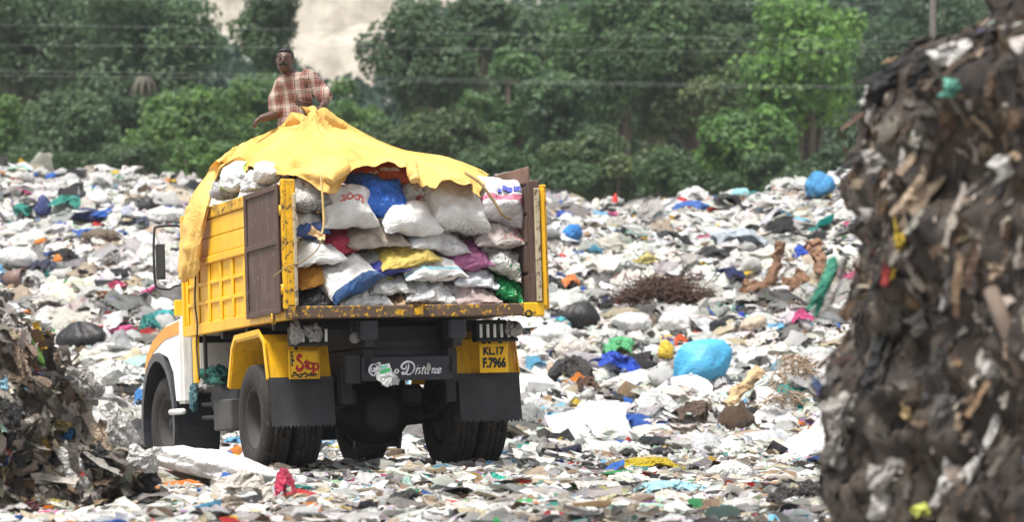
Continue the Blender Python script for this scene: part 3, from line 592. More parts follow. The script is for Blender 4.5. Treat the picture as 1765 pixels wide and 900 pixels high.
# rear cross member with lettering
p0, p1 = TY(624, 618, -1.15), TY(782, 655, -1.15); cz0, cz1, cx0, cx1 = p1[2] + .005, p0[2] + .012, p0[0], p1[0]
cm = box('rear_cross_member', cx0, cx1, -1.15, -1.09, cz0, cz1, DARK2, truck, .008)
box('tow_plate', cx0 - .14, cx0 - .004, -1.12, -1.06, cz0 - .02, cz1 + .02, DARK, truck); box('tow_plate', cx1 + .004, cx1 + .05, -1.12, -1.06, cz0 - .02, cz1 + .05, DARK, truck)
for x in (cx0 + .03, cx1 - .04): tube('bolt', [(x, -1.165, (cz0 + cz1) / 2), (x, -1.148, (cz0 + cz1) / 2)], .011, DARK, cm)
LWH = plain('lettering_white', (.62, .63, .66), .6, .25, 20, bump=0)
def letter(s, x, z, y, size, m, parent, shear=0.0, bold=0.0, sx=1.0, sz=1.0):
    o = link('lettering', text_mesh(s, size, shear, bold), m, parent); o.rotation_euler = (math.pi / 2, 0, 0); o.location = (x, y, z); o.scale = (sx, sz, 1); return o
def stroke(pts, w, y, m, parent, name='lettering'):      # flat brush stroke in the x-z plane
    P = spline(pts, max(12, len(pts) * 6)); T = np.gradient(P, axis=0); Nn = np.stack([-T[:, 1], T[:, 0]], -1); Nn /= np.linalg.norm(Nn, axis=1)[:, None] + 1e-9
    wv = np.array([w * (.55 + .75 * abs(math.sin(i / len(P) * 6.0 + .4))) for i in range(len(P))])[:, None] * .5
    a, b = P + Nn * wv, P - Nn * wv; V = np.vstack([np.c_[a[:, 0], np.full(len(P), y), a[:, 1]], np.c_[b[:, 0], np.full(len(P), y), b[:, 1]]]); n = len(P)
    T3 = []
    for i in range(n - 1): T3 += [[i, i+1, n+i+1], [i, n+i+1, n+i]]
    return link(name, mesh_np(name, V, np.array(T3)), m, parent)
def pz(px, py, y=-1.155): q = TY(px, py, y); return (q[0], q[2])
def zz(x, y): return pz(610 + x / 1765 * 180, 590 + y / 882 * 90)      # position read off the enlarged view
YS = -1.154
stroke([zz(*q) for q in ((320, 460), (345, 440), (345, 490), (300, 490), (290, 420), (340, 370), (385, 420), (350, 560), (290, 540), (258, 480), (290, 390), (360, 370))], .013, YS, LWH, cm)
stroke([zz(*q) for q in ((385, 365), (450, 360), (400, 460))], .014, YS, LWH, cm); stroke([zz(*q) for q in ((480, 385), (400, 430), (470, 520))], .012, YS, LWH, cm)
stroke([zz(*q) for q in ((500, 490), (550, 470), (530, 440), (500, 470), (510, 520), (560, 510))], .01, YS, LWH, cm); stroke([zz(*q) for q in ((580, 490), (630, 470), (610, 440), (580, 470), (590, 520), (640, 510))], .01, YS, LWH, cm)
stroke([zz(*q) for q in ((670, 600), (690, 500), (720, 460), (755, 480), (730, 520), (690, 515))], .012, YS, LWH, cm)
stroke([zz(*q) for q in ((925, 370), (920, 440), (880, 520), (830, 540), (815, 520), (850, 515), (920, 550), (985, 515), (1025, 440), (1000, 360), (920, 330), (840, 360), (805, 410), (830, 455), (880, 440), (885, 390))], .014, YS, LWH, cm)
for pts in (((1075, 430), (1045, 530), (1035, 545)), ((1135, 440), (1090, 450), (1120, 500), (1080, 540)), ((1190, 400), (1150, 520), (1170, 535)), ((1150, 440), (1220, 440)), ((1250, 450), (1210, 470), (1205, 530), (1240, 520), (1260, 450), (1250, 530), (1275, 520)),
            ((1330, 440), (1320, 530)), ((1328, 470), (1360, 440), (1355, 520), (1375, 515)), ((1420, 440), (1385, 470), (1385, 520), (1420, 510)), ((1430, 490), (1470, 460), (1455, 435), (1425, 470), (1430, 525), (1480, 500))):
    stroke([zz(*q) for q in pts], .0085, YS, LWH, cm)
stroke([zz(1080, 398), zz(1086, 404)], .012, YS, LWH, cm)
# mudguards over the rear wheels (bent sheet), mud flaps, plates
def bent(name, prof, x0, x1, th, m, parent):
    P = np.array(prof, float); T = np.gradient(P, axis=0); N = np.stack([-T[:, 1], T[:, 0]], -1); N /= np.linalg.norm(N, axis=1)[:, None]; Q = P + N * th; n = len(P); V = []
    for x in (x0, x1):
        V += [(x, a, b) for a, b in P]; V += [(x, a, b) for a, b in Q]
    Fq = []
    for i in range(n - 1):
        Fq += [[i, i+1, 2*n+i+1, 2*n+i], [n+i, 3*n+i, 3*n+i+1, n+i+1], [i, n+i, n+i+1, i+1], [2*n+i, 2*n+i+1, 3*n+i+1, 3*n+i]]
    Fq += [[0, 2*n, 3*n, n], [n-1, 2*n-1, 4*n-1, 3*n-1]]
    return link(name, mesh_np(name, V, Fq), m, parent)
for s in (-1, 1):
    xo, xi = s * 1.2, s * .60
    prof = [(.66, .80), (.50, 1.16), (.40, 1.24), (-.42, 1.26), (-.56, 1.18), (-.66, .84)]
    mg = bent('mudguard', prof, min(xo, xi), max(xo, xi), .02, YEL, truck)
    bent('mudguard_lip', [(y, z + .0) for y, z in prof], (xo - .012) if s < 0 else xo + .001, (xo - .001) if s < 0 else xo + .012, -.05, YEL, mg)
    box('flap_strut', s * .93 - .012, s * .93 + .012, -.69, -.664, .86, ZB - .01, DARK, truck, .003)
    # rubber flap with a cut, toothed lower edge
    nt = 34; V = []; yb = -.70
    for k in range(nt + 1):
        x = xo + (xi - xo) * k / nt; z = .40 + (.028 if k % 2 else 0.0) + .006 * math.sin(k * 1.7); wv = .006 * math.sin(k * .45 + s)
        V += [(x, yb, .86), (x, yb - .0313 + wv * .5, .62), (x, yb + wv - .06 * (.86 - z) / .46, z), (x, yb - .012, .86), (x, yb - .0433 + wv * .5, .62), (x, yb + wv - .012 - .06 * (.86 - z) / .46, z)]
    Fq = []
    for k in range(nt):
        a = k * 6; b = a + 6; Fq += [[a, b, b+1, a+1], [a+1, b+1, b+2, a+2], [a+3, a+4, b+4, b+3], [a+4, a+5, b+5, b+4], [a+2, b+2, b+5, a+5]]
    link('mud_flap', mesh_np('mud_flap', V, Fq), FLAP, truck)
PLY = worn('plate_yellow', (.82, .46, .006), (.35, .2, .05), .12, (.3, .2, .05), .4, dirty=.2); RED = plain('lettering_red', (.40, .02, .015), .5, .15, 20, bump=0); BLK = plain('lettering_black', (.02, .018, .015), .5, .2, 20, bump=0)
def plate(px0, py0, px1, py1, y, label):
    a, b = TY(px0, py0, y), TY(px1, py1, y); o = box('plate', a[0], b[0], y, y + .012, b[2], a[2], PLY, truck, .004); return o, a, b
pl, a, b = plate(497, 604, 552, 653, -.80, None); xc, zc = (a[0]+b[0])/2, (a[2]+b[2])/2; w, h = b[0]-a[0], a[2]-b[2]
for (x0, x1, z0, z1) in ((.05, .95, .045, .06), (.05, .95, .94, .955), (.05, .062, .06, .94), (.938, .95, .06, .94)): box('border_line', a[0]+w*x0, a[0]+w*x1, -.8025, -.8, b[2]+h*z0, b[2]+h*z1, BLK, pl, 0)
stroke([(a[0]+w*u, b[2]+h*v) for u, v in ((.42, .74), (.36, .82), (.29, .70), (.40, .56), (.46, .44), (.36, .30), (.26, .36), (.27, .48))], .026, -.803, RED, pl)
letter('t', a[0]+w*.57, zc+h*.02, -.803, h*.56, RED, pl, 0, .004); letter('o', a[0]+w*.70, zc-h*.02, -.803, h*.52, RED, pl, 0, .004); letter('p', a[0]+w*.86, zc-h*.04, -.803, h*.56, RED, pl, 0, .004)
for u in (.52, .57, .63, .70): stroke([(a[0]+w*u, b[2]+h*.38), (a[0]+w*(u+.015), b[2]+h*.29)], .005, -.803, plain('olive_mark', (.25, .2, .02), .6), pl, 'small_mark')
for k in range(16):                                                        # painted leaf sprays
    u, v = (.08 + .055 * k, .13 + .04 * math.sin(k * 1.3)) if k < 14 else (.1, .8 - .2 * (k - 14)); d = .05 + .02 * math.sin(k * 2.1)
    stroke([(a[0]+w*u, b[2]+h*v), (a[0]+w*(u+d*.6), b[2]+h*(v+d*(1 if k % 2 else -.6))), (a[0]+w*(u+d*1.6), b[2]+h*(v+d*.3))], .014, -.803, BLK, pl, 'painted_leaf')
for k in range(5): stroke([(a[0]+w*(.09+.012*(k % 2)), b[2]+h*(.45+.1*k)), (a[0]+w*.12, b[2]+h*(.50+.1*k)), (a[0]+w*.09, b[2]+h*(.53+.1*k))], .012, -.803, BLK, pl, 'painted_leaf')
pl, a, b = plate(826, 593, 877, 642, -.82, None); w, h = b[0]-a[0], a[2]-b[2]
letter('KL.17', a[0]+w*.48, b[2]+h*.73, -.823, h*.34, BLK, pl, 0, .004, .95, 1.05); letter('F.7966', a[0]+w*.5, b[2]+h*.32, -.823, h*.36, BLK, pl, 0, .005, .88, 1.25)
for x in (.12, .7): box('plate_bracket', a[0]+w*x, a[0]+w*(x+.12), -.81, -.79, a[2], a[2]+.06, DARK, truck, .003)
# lamp cages
SLAT = plain('slat_white', (.70, .70, .68), .5, .15, 10)
def cage(px0, py0, px1, py1, y, n):
    a, b = TY(px0, py0, y), TY(px1, py1, y); g = box('lamp_housing', a[0], b[0], y + .012, y + .14, b[2], a[2], DARK, truck, .01); w = b[0]-a[0]
    for k in range(n):
        x = a[0] + w * (.1 + .84 * k / (n - 1)); bm = bmesh.new(); bm_box(bm, x - .013, x + .013, y - .012, y + .008, b[2] + .035, a[2] - .025, .004)
        from_bm('guard_bar', bm, SLAT, g)
    for z in (b[2] + .012, a[2] - .018): box('guard_rail', a[0], b[0], y - .014, y + .010, z - .012, z + .012, DARK, g, .003)
    return a, b
cage(821, 554, 893, 588, -1.0, 6); cage(502, 563, 566, 596, -1.0, 5)
for x, z in ((TY(612, 548, -1.3)[0], ZB - .02), (TY(860, 545, -1.2)[0], ZB - .02)): tube('lamp_bracket', [(x, -1.2, z), (x, -1.15, z - .16)], .012, DARK, truck)
V, Q = lathe_np([(0, 0), (.05, .0), (.055, .03), (.03, .07), (0, .075)], 14); o = link('reflector', mesh_np('reflector', V, Q, True), plain('dull_lens', (.16, .15, .14), .3), truck); q = TY(613, 582, -1.18); o.location = q; o.rotation_euler = (0, 0, math.pi / 2)
V, Q = lathe_np([(.022, -.008), (.036, -.008), (.036, .008), (.022, .008), (.022, -.008)], 14); o = link('tie_ring', mesh_np('tie_ring', V, Q, True), DARK, truck); o.location = TY(911, 541, YR - .01); o.rotation_euler = (0, 0, math.pi / 2)
# wheels
def wheel(x, y, s, steer=0.0, front=False):
    g = empty('wheel'); g.parent = truck; g.location = (x, y, .5); g.rotation_euler = (0, 0, steer)
    w = .125; pr = [(.285, -w*.82), (.30, -w*.95), (.38, -w*1.08), (.445, -w*1.04), (.478, -w*.93)]
    tread = [(.497, -w*.84), (.500, -w*.48), (.484, -w*.46), (.484, -w*.38), (.501, -w*.36), (.502, -w*.06), (.485, -w*.04), (.485, w*.04), (.502, w*.06), (.501, w*.36), (.484, w*.38), (.484, w*.46), (.500, w*.48), (.497, w*.84)]
    pr = pr + tread + [(r, -xx) for r, xx in pr[::-1]]; n = 90; V, Q = lathe_np(pr, n); k = len(pr); V = V.reshape(n, k, 3)
    for i in range(n):
        if i % 3 == 0: V[i, 5, 1:] *= .975; V[i, 4, 1:] *= .985; V[i, k-6, 1:] *= .975; V[i, k-5, 1:] *= .985
        V[i, 8:12, 0] += .006 * math.sin(i * 2.1); V[i, 12:16, 0] += .006 * math.sin(i * 2.1 + 1)
    link('tyre', mesh_np('tyre', V.reshape(-1, 3), Q, True), RUBBER, g)
    d = -.10 if not front else -.02                        # dished disc: deep on the outer rear wheel
    pr = [(.0, d+.0), (.09, d), (.10, d+.0), (.2, d+.02), (.235, .02 + d*.2), (.265, w*.75), (.285, w*.85), (.292, w*.8), (.285, w*.6), (.25, -w*.8), (.0, -w*.8)]
    V, Q = lathe_np(pr, 40); V[:, 0] *= s; o = link('rim', mesh_np('rim', V, Q, True), plain('rim_dust', (.035, .032, .03), .75, .3, 6), g)
    V, Q = lathe_np([(.0, d+.10), (.06, d+.09), (.075, d+.05), (.08, d - .01)], 18); V[:, 0] *= s; link('hub', mesh_np('hub', V, Q, True), DARK, g)
    for k in range(8):
        a = k / 8 * 6.283; c, sn = math.cos(a) * .145, math.sin(a) * .145; tube('wheel_nut', [(s * (d + .0), c, sn), (s * (d + .045), c, sn)], .016, DARK, g, 6)
for s in (-1, 1):
    wheel(s * 1.05, 0, s); wheel(s * .755, 0, s); wheel(s * 1.0, 3.52, s, .10, True)
# front mudguard, cab and bonnet ahead of the body
def arch(x0, x1, yc, zc, r, th, m, a0, a1, n=20):
    prof = [(yc + r * math.cos(a), zc + r * math.sin(a)) for a in np.linspace(a0, a1, n)]; return prof
prof = arch(0, 0, 3.52, .52, .64, 0, None, -.35, math.pi + .5)
for s in (-1, 1):
    x0, x1 = sorted((s * .72, s * 1.17)); fg = bent('front_mudguard', prof, x0, x1, -.03, GUARD, truck)
    bent('mudguard_lip', prof, *(sorted((s * 1.172, s * 1.21))), -.085, GUARD, fg)
def prism(name, poly, x0, x1, m, parent, bev=.02):
    bm = bmesh.new(); v0 = [bm.verts.new((x0, a, b)) for a, b in poly]; v1 = [bm.verts.new((x1, a, b)) for a, b in poly]; n = len(poly)
    bm.faces.new(v0); bm.faces.new(v1[::-1])
    for i in range(n): bm.faces.new([v0[i], v1[i], v1[(i+1) % n], v0[(i+1) % n]][::-1])
    bmesh.ops.recalc_face_normals(bm, faces=bm.faces)
    if bev: bmesh.ops.bevel(bm, geom=list(bm.edges), offset=bev, segments=2, affect='EDGES')
    return from_bm(name, bm, m, parent)
cab = prism('cab', [(2.46, .82), (2.80, .82), (2.86, 1.24), (3.30, 1.26), (3.34, 1.62), (3.20, 1.75), (3.02, 2.50), (2.55, 2.52), (2.46, 2.4)], -1.0, 1.0, WHITE, truck, .04)
prism('bonnet', [(3.345, 1.0), (4.62, .95), (4.64, 1.42), (4.45, 1.52), (3.345, 1.62)], -.66, .66, ORANGE, truck, .05)
prism('door', [(2.6, 1.3), (3.12, 1.3), (3.1, 1.75), (2.95, 2.38), (2.6, 2.4)], -1.015, -1.002, WHITE, truck, .004)
prism('window', [(2.66, 1.8), (3.06, 1.8), (2.94, 2.30), (2.66, 2.32)], -1.021, -1.0165, plain('cab_glass', (.02, .025, .03), .08, .1, 2, bump=0, spec=.8), truck, 0)
prism('windscreen', [(3.21, 1.80), (3.235, 1.80), (3.085, 2.42), (3.06, 2.42)], -.9, .9, MATS['cab_glass'], truck, 0)
for s in (-1, 1):
    x0, x1 = sorted((s * 1.05, s * 1.19)); fe = prism('fender', [(2.55, .70), (2.80, .70), (2.90, 1.0), (3.1, 1.155), (3.5, 1.22), (3.9, 1.12), (4.08, .95), (4.14, 1.0), (4.05, 1.22), (3.75, 1.40), (3.2, 1.52), (2.55, 1.56)], x0, x1, WHITE, truck, .03)
    prism('stripe', [(2.6, 1.40), (3.2, 1.37), (3.7, 1.26), (4.02, 1.08), (4.09, 1.06), (4.0, 1.23), (3.72, 1.37), (3.2, 1.49), (2.6, 1.53)], *sorted((s * 1.1905, s * 1.196)), ORANGE, truck, 0)
    prism('inner_fender', [(2.60, 1.25), (3.4, 1.25), (4.1, 1.0), (4.3, 1.0), (4.25, 1.2), (3.8, 1.40), (3.2, 1.51), (2.6, 1.55)], *sorted((s * .66, s * 1.049)), ORANGE, truck, .02)
box('rear_cab_wall', -.98, .98, 2.43, 2.458, .95, 2.3, WHITE, truck)
box('marker_board', -1.14, -1.02, 2.95, 2.99, 1.60, 1.76, YEL, truck, .01); box('bumper', -.85, .85, 4.68, 4.82, .6, .9, YEL, truck, .02)
for s in (-1, 1): tube('headlight', [(s * .5, 4.62, 1.2), (s * .5, 4.68, 1.2)], .12, plain('headlamp_glass', (.6, .6, .6), .1), truck, 16)
# side mirror on a bent tube
ms = lambda px, py: TY(px, py, 3.2)
mp = [ms(312, 391), ms(300, 389), ms(272, 391), ms(266, 398), ms(265, 440), ms(267, 485), ms(273, 497), ms(292, 499), ms(300, 494), ms(312, 491)]
mp = [np.array([-1.0, 3.05, mp[0][2] - .02])] + mp + [np.array([-1.0, 3.05, mp[-1][2] + .05])]
mi = tube('mirror_arm', spline(mp, 60), .013, GUARD, truck)
a, b = ms(268, 421), ms(285, 482); yb = 3.2
mh = box('mirror_housing', a[0], b[0], yb - .03, yb + .03, b[2], a[2], GUARD, truck, .012)
gl = box('mirror_glass', a[0] + .015, b[0] - .015, yb - .034, yb - .0305, b[2] + .02, a[2] - .02, plain('mirror_silver', (.06, .065, .07), .2, .05, 2, metal=.2, bump=0), mh, 0)
# left flank between the axles
q0, q1 = TX(376, 690, -1.0), TX(407, 742, -1.0); box('battery_box', -1.05, -.62, min(q0[1], q1[1]), max(q0[1], q1[1]), q1[2], q0[2], GREYBOX, truck, .015)
for z in (.55, .68, .82): tube('side_guard_bar', [(-.9, 1.55, z), (-.95, 2.65, z)], .022, GREYBOX, truck)
V, Q = lathe_np([(0, -.5), (.24, -.5), (.26, -.47), (.26, .47), (.24, .5), (0, .5)], 22); o = link('fuel_tank', mesh_np('fuel_tank', V, Q, True), DARK2, truck); o.rotation_euler = (0, 0, math.pi / 2); o.location = (-.72, 1.75, .72)
q0, q1 = TX(333, 586, -1.17), TX(347, 660, -1.17); hb = box('hanger_strap', -1.19, -1.15, q0[1] - .17, q0[1] - .03, q1[2], ZB - .01, YEL, truck); box('hanger_strap', -1.14, -1.11, q0[1] - .32, q0[1] - .26, q1[2] + .05, ZB - .01, DARK, truck)
tube('step_bracket', [(-1.19, 2.5, .62), (-1.22, 2.9, .62)], .03, SLAT, truck)
box('belly_panel', -.34, .34, -.9, 2.4, 1.11, 1.30, DARK, truck)
# rope tied along the front left post
ROPE = plain('jute_rope', (.22, .15, .07), .9, .3, 20); BROPE = plain('black_rope', (.03, .028, .025), .9, .3, 20)
rp = [TX(x, y, -1.235) for x, y in ((334, 430), (337, 470), (336, 520), (340, 560), (339, 600), (344, 655))]
o = tube('rope', spline(rp, 40), .009, BROPE, None); tag(o, 'dark rope hanging down the front left corner of the truck body', 'rope'); o.matrix_world = Matrix.Translation(T0) @ TR.to_4x4()
def on_truck(o): o.matrix_world = Matrix.Translation(T0) @ TR.to_4x4() @ o.matrix_basis; return o
# ------------------------------------------------------------------ sacks in the open body
def sack_mat(name, col, band=None, bcol=None, dirt=.3, dcol=(.10, .08, .07), rough=.5, trans=.0, weave=True, b=.3, speck=0.0, wr=.35, spots=None):
    t = NT(name); co = t.coord(); sep = t.n('SeparateXYZ'); t.l(t.coord('Generated'), sep.inputs[0]); y = t.math('MULTIPLY', t.math('SUBTRACT', sep.outputs[1], .5), .6); z = sep.outputs[2]
    wob = t.math('MULTIPLY', t.math('SUBTRACT', t.noise(3, 2, .5, co), .5), .05)
    c = t.mix(t.ramp(t.noise(2.5, 3, .5, co), .3, .7, 0, .5), col, tuple(x * .82 for x in col))
    if band:
        yy = t.math('ADD', y, wob); f = t.math('MULTIPLY', t.math('GREATER_THAN', yy, band[0]), t.math('LESS_THAN', yy, band[1])); c = t.mix(f, c, bcol)
    if spots:
        sp = t.ramp(t.noise(7, 2, .5, co, .5), .60, .62); c = t.mix(sp, c, spots)
    d = t.math('MULTIPLY', t.ramp(t.noise(5, 6, .75, co), .40, .70, 0, 1), min(.9, dirt * 1.35 + .08))
    c = t.mix(d, c, dcol)
    if speck:
        lo = t.ramp(z, .02, -.14, 0, 1); c = t.mix(t.math('MULTIPLY', t.math('MULTIPLY', t.ramp(t.noise(45, 5, .8, co), .44, .56), speck), t.ramp(sep.outputs[2], .75, .35)), c, (.05, .045, .04))
    t.l(c, t.p.inputs['Base Color']); t.p.inputs['Roughness'].default_value = rough; t.p.inputs['Specular IOR Level'].default_value = .35
    r = t.math('ABSOLUTE', t.math('SUBTRACT', t.noise(5, 3, .5, co, 1.5), .5))
    if weave:
        wv = t.n('TexWave'); wv.inputs['Scale'].default_value = 60; t.l(co, wv.inputs['Vector']); r = t.math('ADD', r, t.math('MULTIPLY', wv.outputs['Fac'], .02))
    t.bump(r, min(1, wr * 1.7), .09)
    if trans:
        tr = t.n('BsdfTranslucent'); t.l(c, tr.inputs[0]); mx = t.n('MixShader'); mx.inputs[0].default_value = trans
        t.l(t.p.outputs[0], mx.inputs[1]); t.l(tr.outputs[0], mx.inputs[2]); t.l(mx.outputs[0], t.out.inputs[0])
    return t.m
def sack_surface(u, v, side, a, b, c, seed, puff=.5, wr=1.0):
    e = ((1 - np.abs(u) ** 2.4) * (1 - np.abs(v) ** 2.4)).clip(0, 1)
    x = a * u * (1 - .10 * (1 - v * v)); y = b * v * (1 - .10 * (1 - u * u)); z = side * c * e ** puff
    p = np.stack([x / a, y / b * .8, z / c * .6], -1)
    edge = (1 - e) ** 2
    z = z * (1 + .22 * noise(p, 1.6, seed)) + side * wr * (.026 * noise(p, 4.5, seed + 1) - .030 * np.abs(noise(p, 3.0, seed + 9)) - .018 * np.abs(noise(p, 6.5, seed + 12)) - .03 * np.abs(noise(p * np.array([1, 3.0, 1]), 2.0, seed + 2)) * (np.abs(u) > .35) * (np.abs(u) - .35)) * e ** .3
    z = z + side * .010 * noise(p, 9.0, seed + 15) * e ** .3 + .018 * noise(p * np.array([1, 1, 0]), 2.5, seed + 5) * edge * 1.5 + .05 * c * np.sin(u * 5 + seed)
    y = y + .03 * noise(p * np.array([1, 1, 0]), 2.2, seed + 6) * np.abs(v); x = x + .03 * noise(p * np.array([1, 1, 0]), 2.2, seed + 8) * np.abs(u)
    z = z - .10 * c * u * u
    return np.stack([x, y, z], -1)
def sack_mesh(name, a, b, c, seed, puff=.5, wr=1.0, nu=30, nv=22):
    ua = np.sin(np.linspace(-1, 1, nu) * math.pi / 2); va = np.sin(np.linspace(-1, 1, nv) * math.pi / 2); U, Vv = np.meshgrid(ua, va, indexing='ij')
    A = sack_surface(U, Vv, 1, a, b, c, seed, puff, wr).reshape(-1, 3); B = sack_surface(U, Vv, -1, a, b, c, seed + 50, puff, wr).reshape(-1, 3)
    bd = ((np.abs(U) > .999) | (np.abs(Vv) > .999)).ravel(); B[bd] = A[bd]; Q = grid_tris(nu, nv); V = np.vstack([A, B]); Q2 = Q[:, ::-1] + nu * nv
    idx = np.arange(len(V)); idx[nu*nv:][bd] = idx[:nu*nv][bd]; Q = idx[np.vstack([Q, Q2])]
    used = np.unique(Q); mp = np.full(len(V), -1); mp[used] = np.arange(len(used)); return mesh_np(name, V[used], mp[Q], True)
def place_sack(name, label, px, py, w, h, rot, m, ly=-1.15, tilt=28, b=.30, seed=0, puff=.5, group='sacks loaded in the truck', cat='sack', yaw=0.0, wr=1.0):
    p = TY(px, py, ly + b * .75); sc = F / (27.98 + p[1] * .93); a = w / 2 / sc * 1.02; H = h / 2 / sc * 1.08; st = math.sin(math.radians(tilt)); b = min(b, .78 * H / st); c = max(.05, math.sqrt(H * H - (b * st) ** 2) / math.cos(math.radians(tilt)) * .95); p = TY(px, py, ly + b * .75)
    me = sack_mesh(name, a, b, c, seed, puff, wr); o = link(name, me, m)
    o.matrix_world = Matrix.Translation(T0) @ TR.to_4x4() @ Matrix.Translation(Vector(p)) @ (Matrix.Rotation(math.radians(yaw), 4, 'Z') @ Matrix.Rotation(math.radians(-rot), 4, 'Y') @ Matrix.Rotation(math.radians(tilt), 4, 'X'))
    tag(o, label, cat, group); return o, (a, b, c)
WS = (.74, .735, .72)
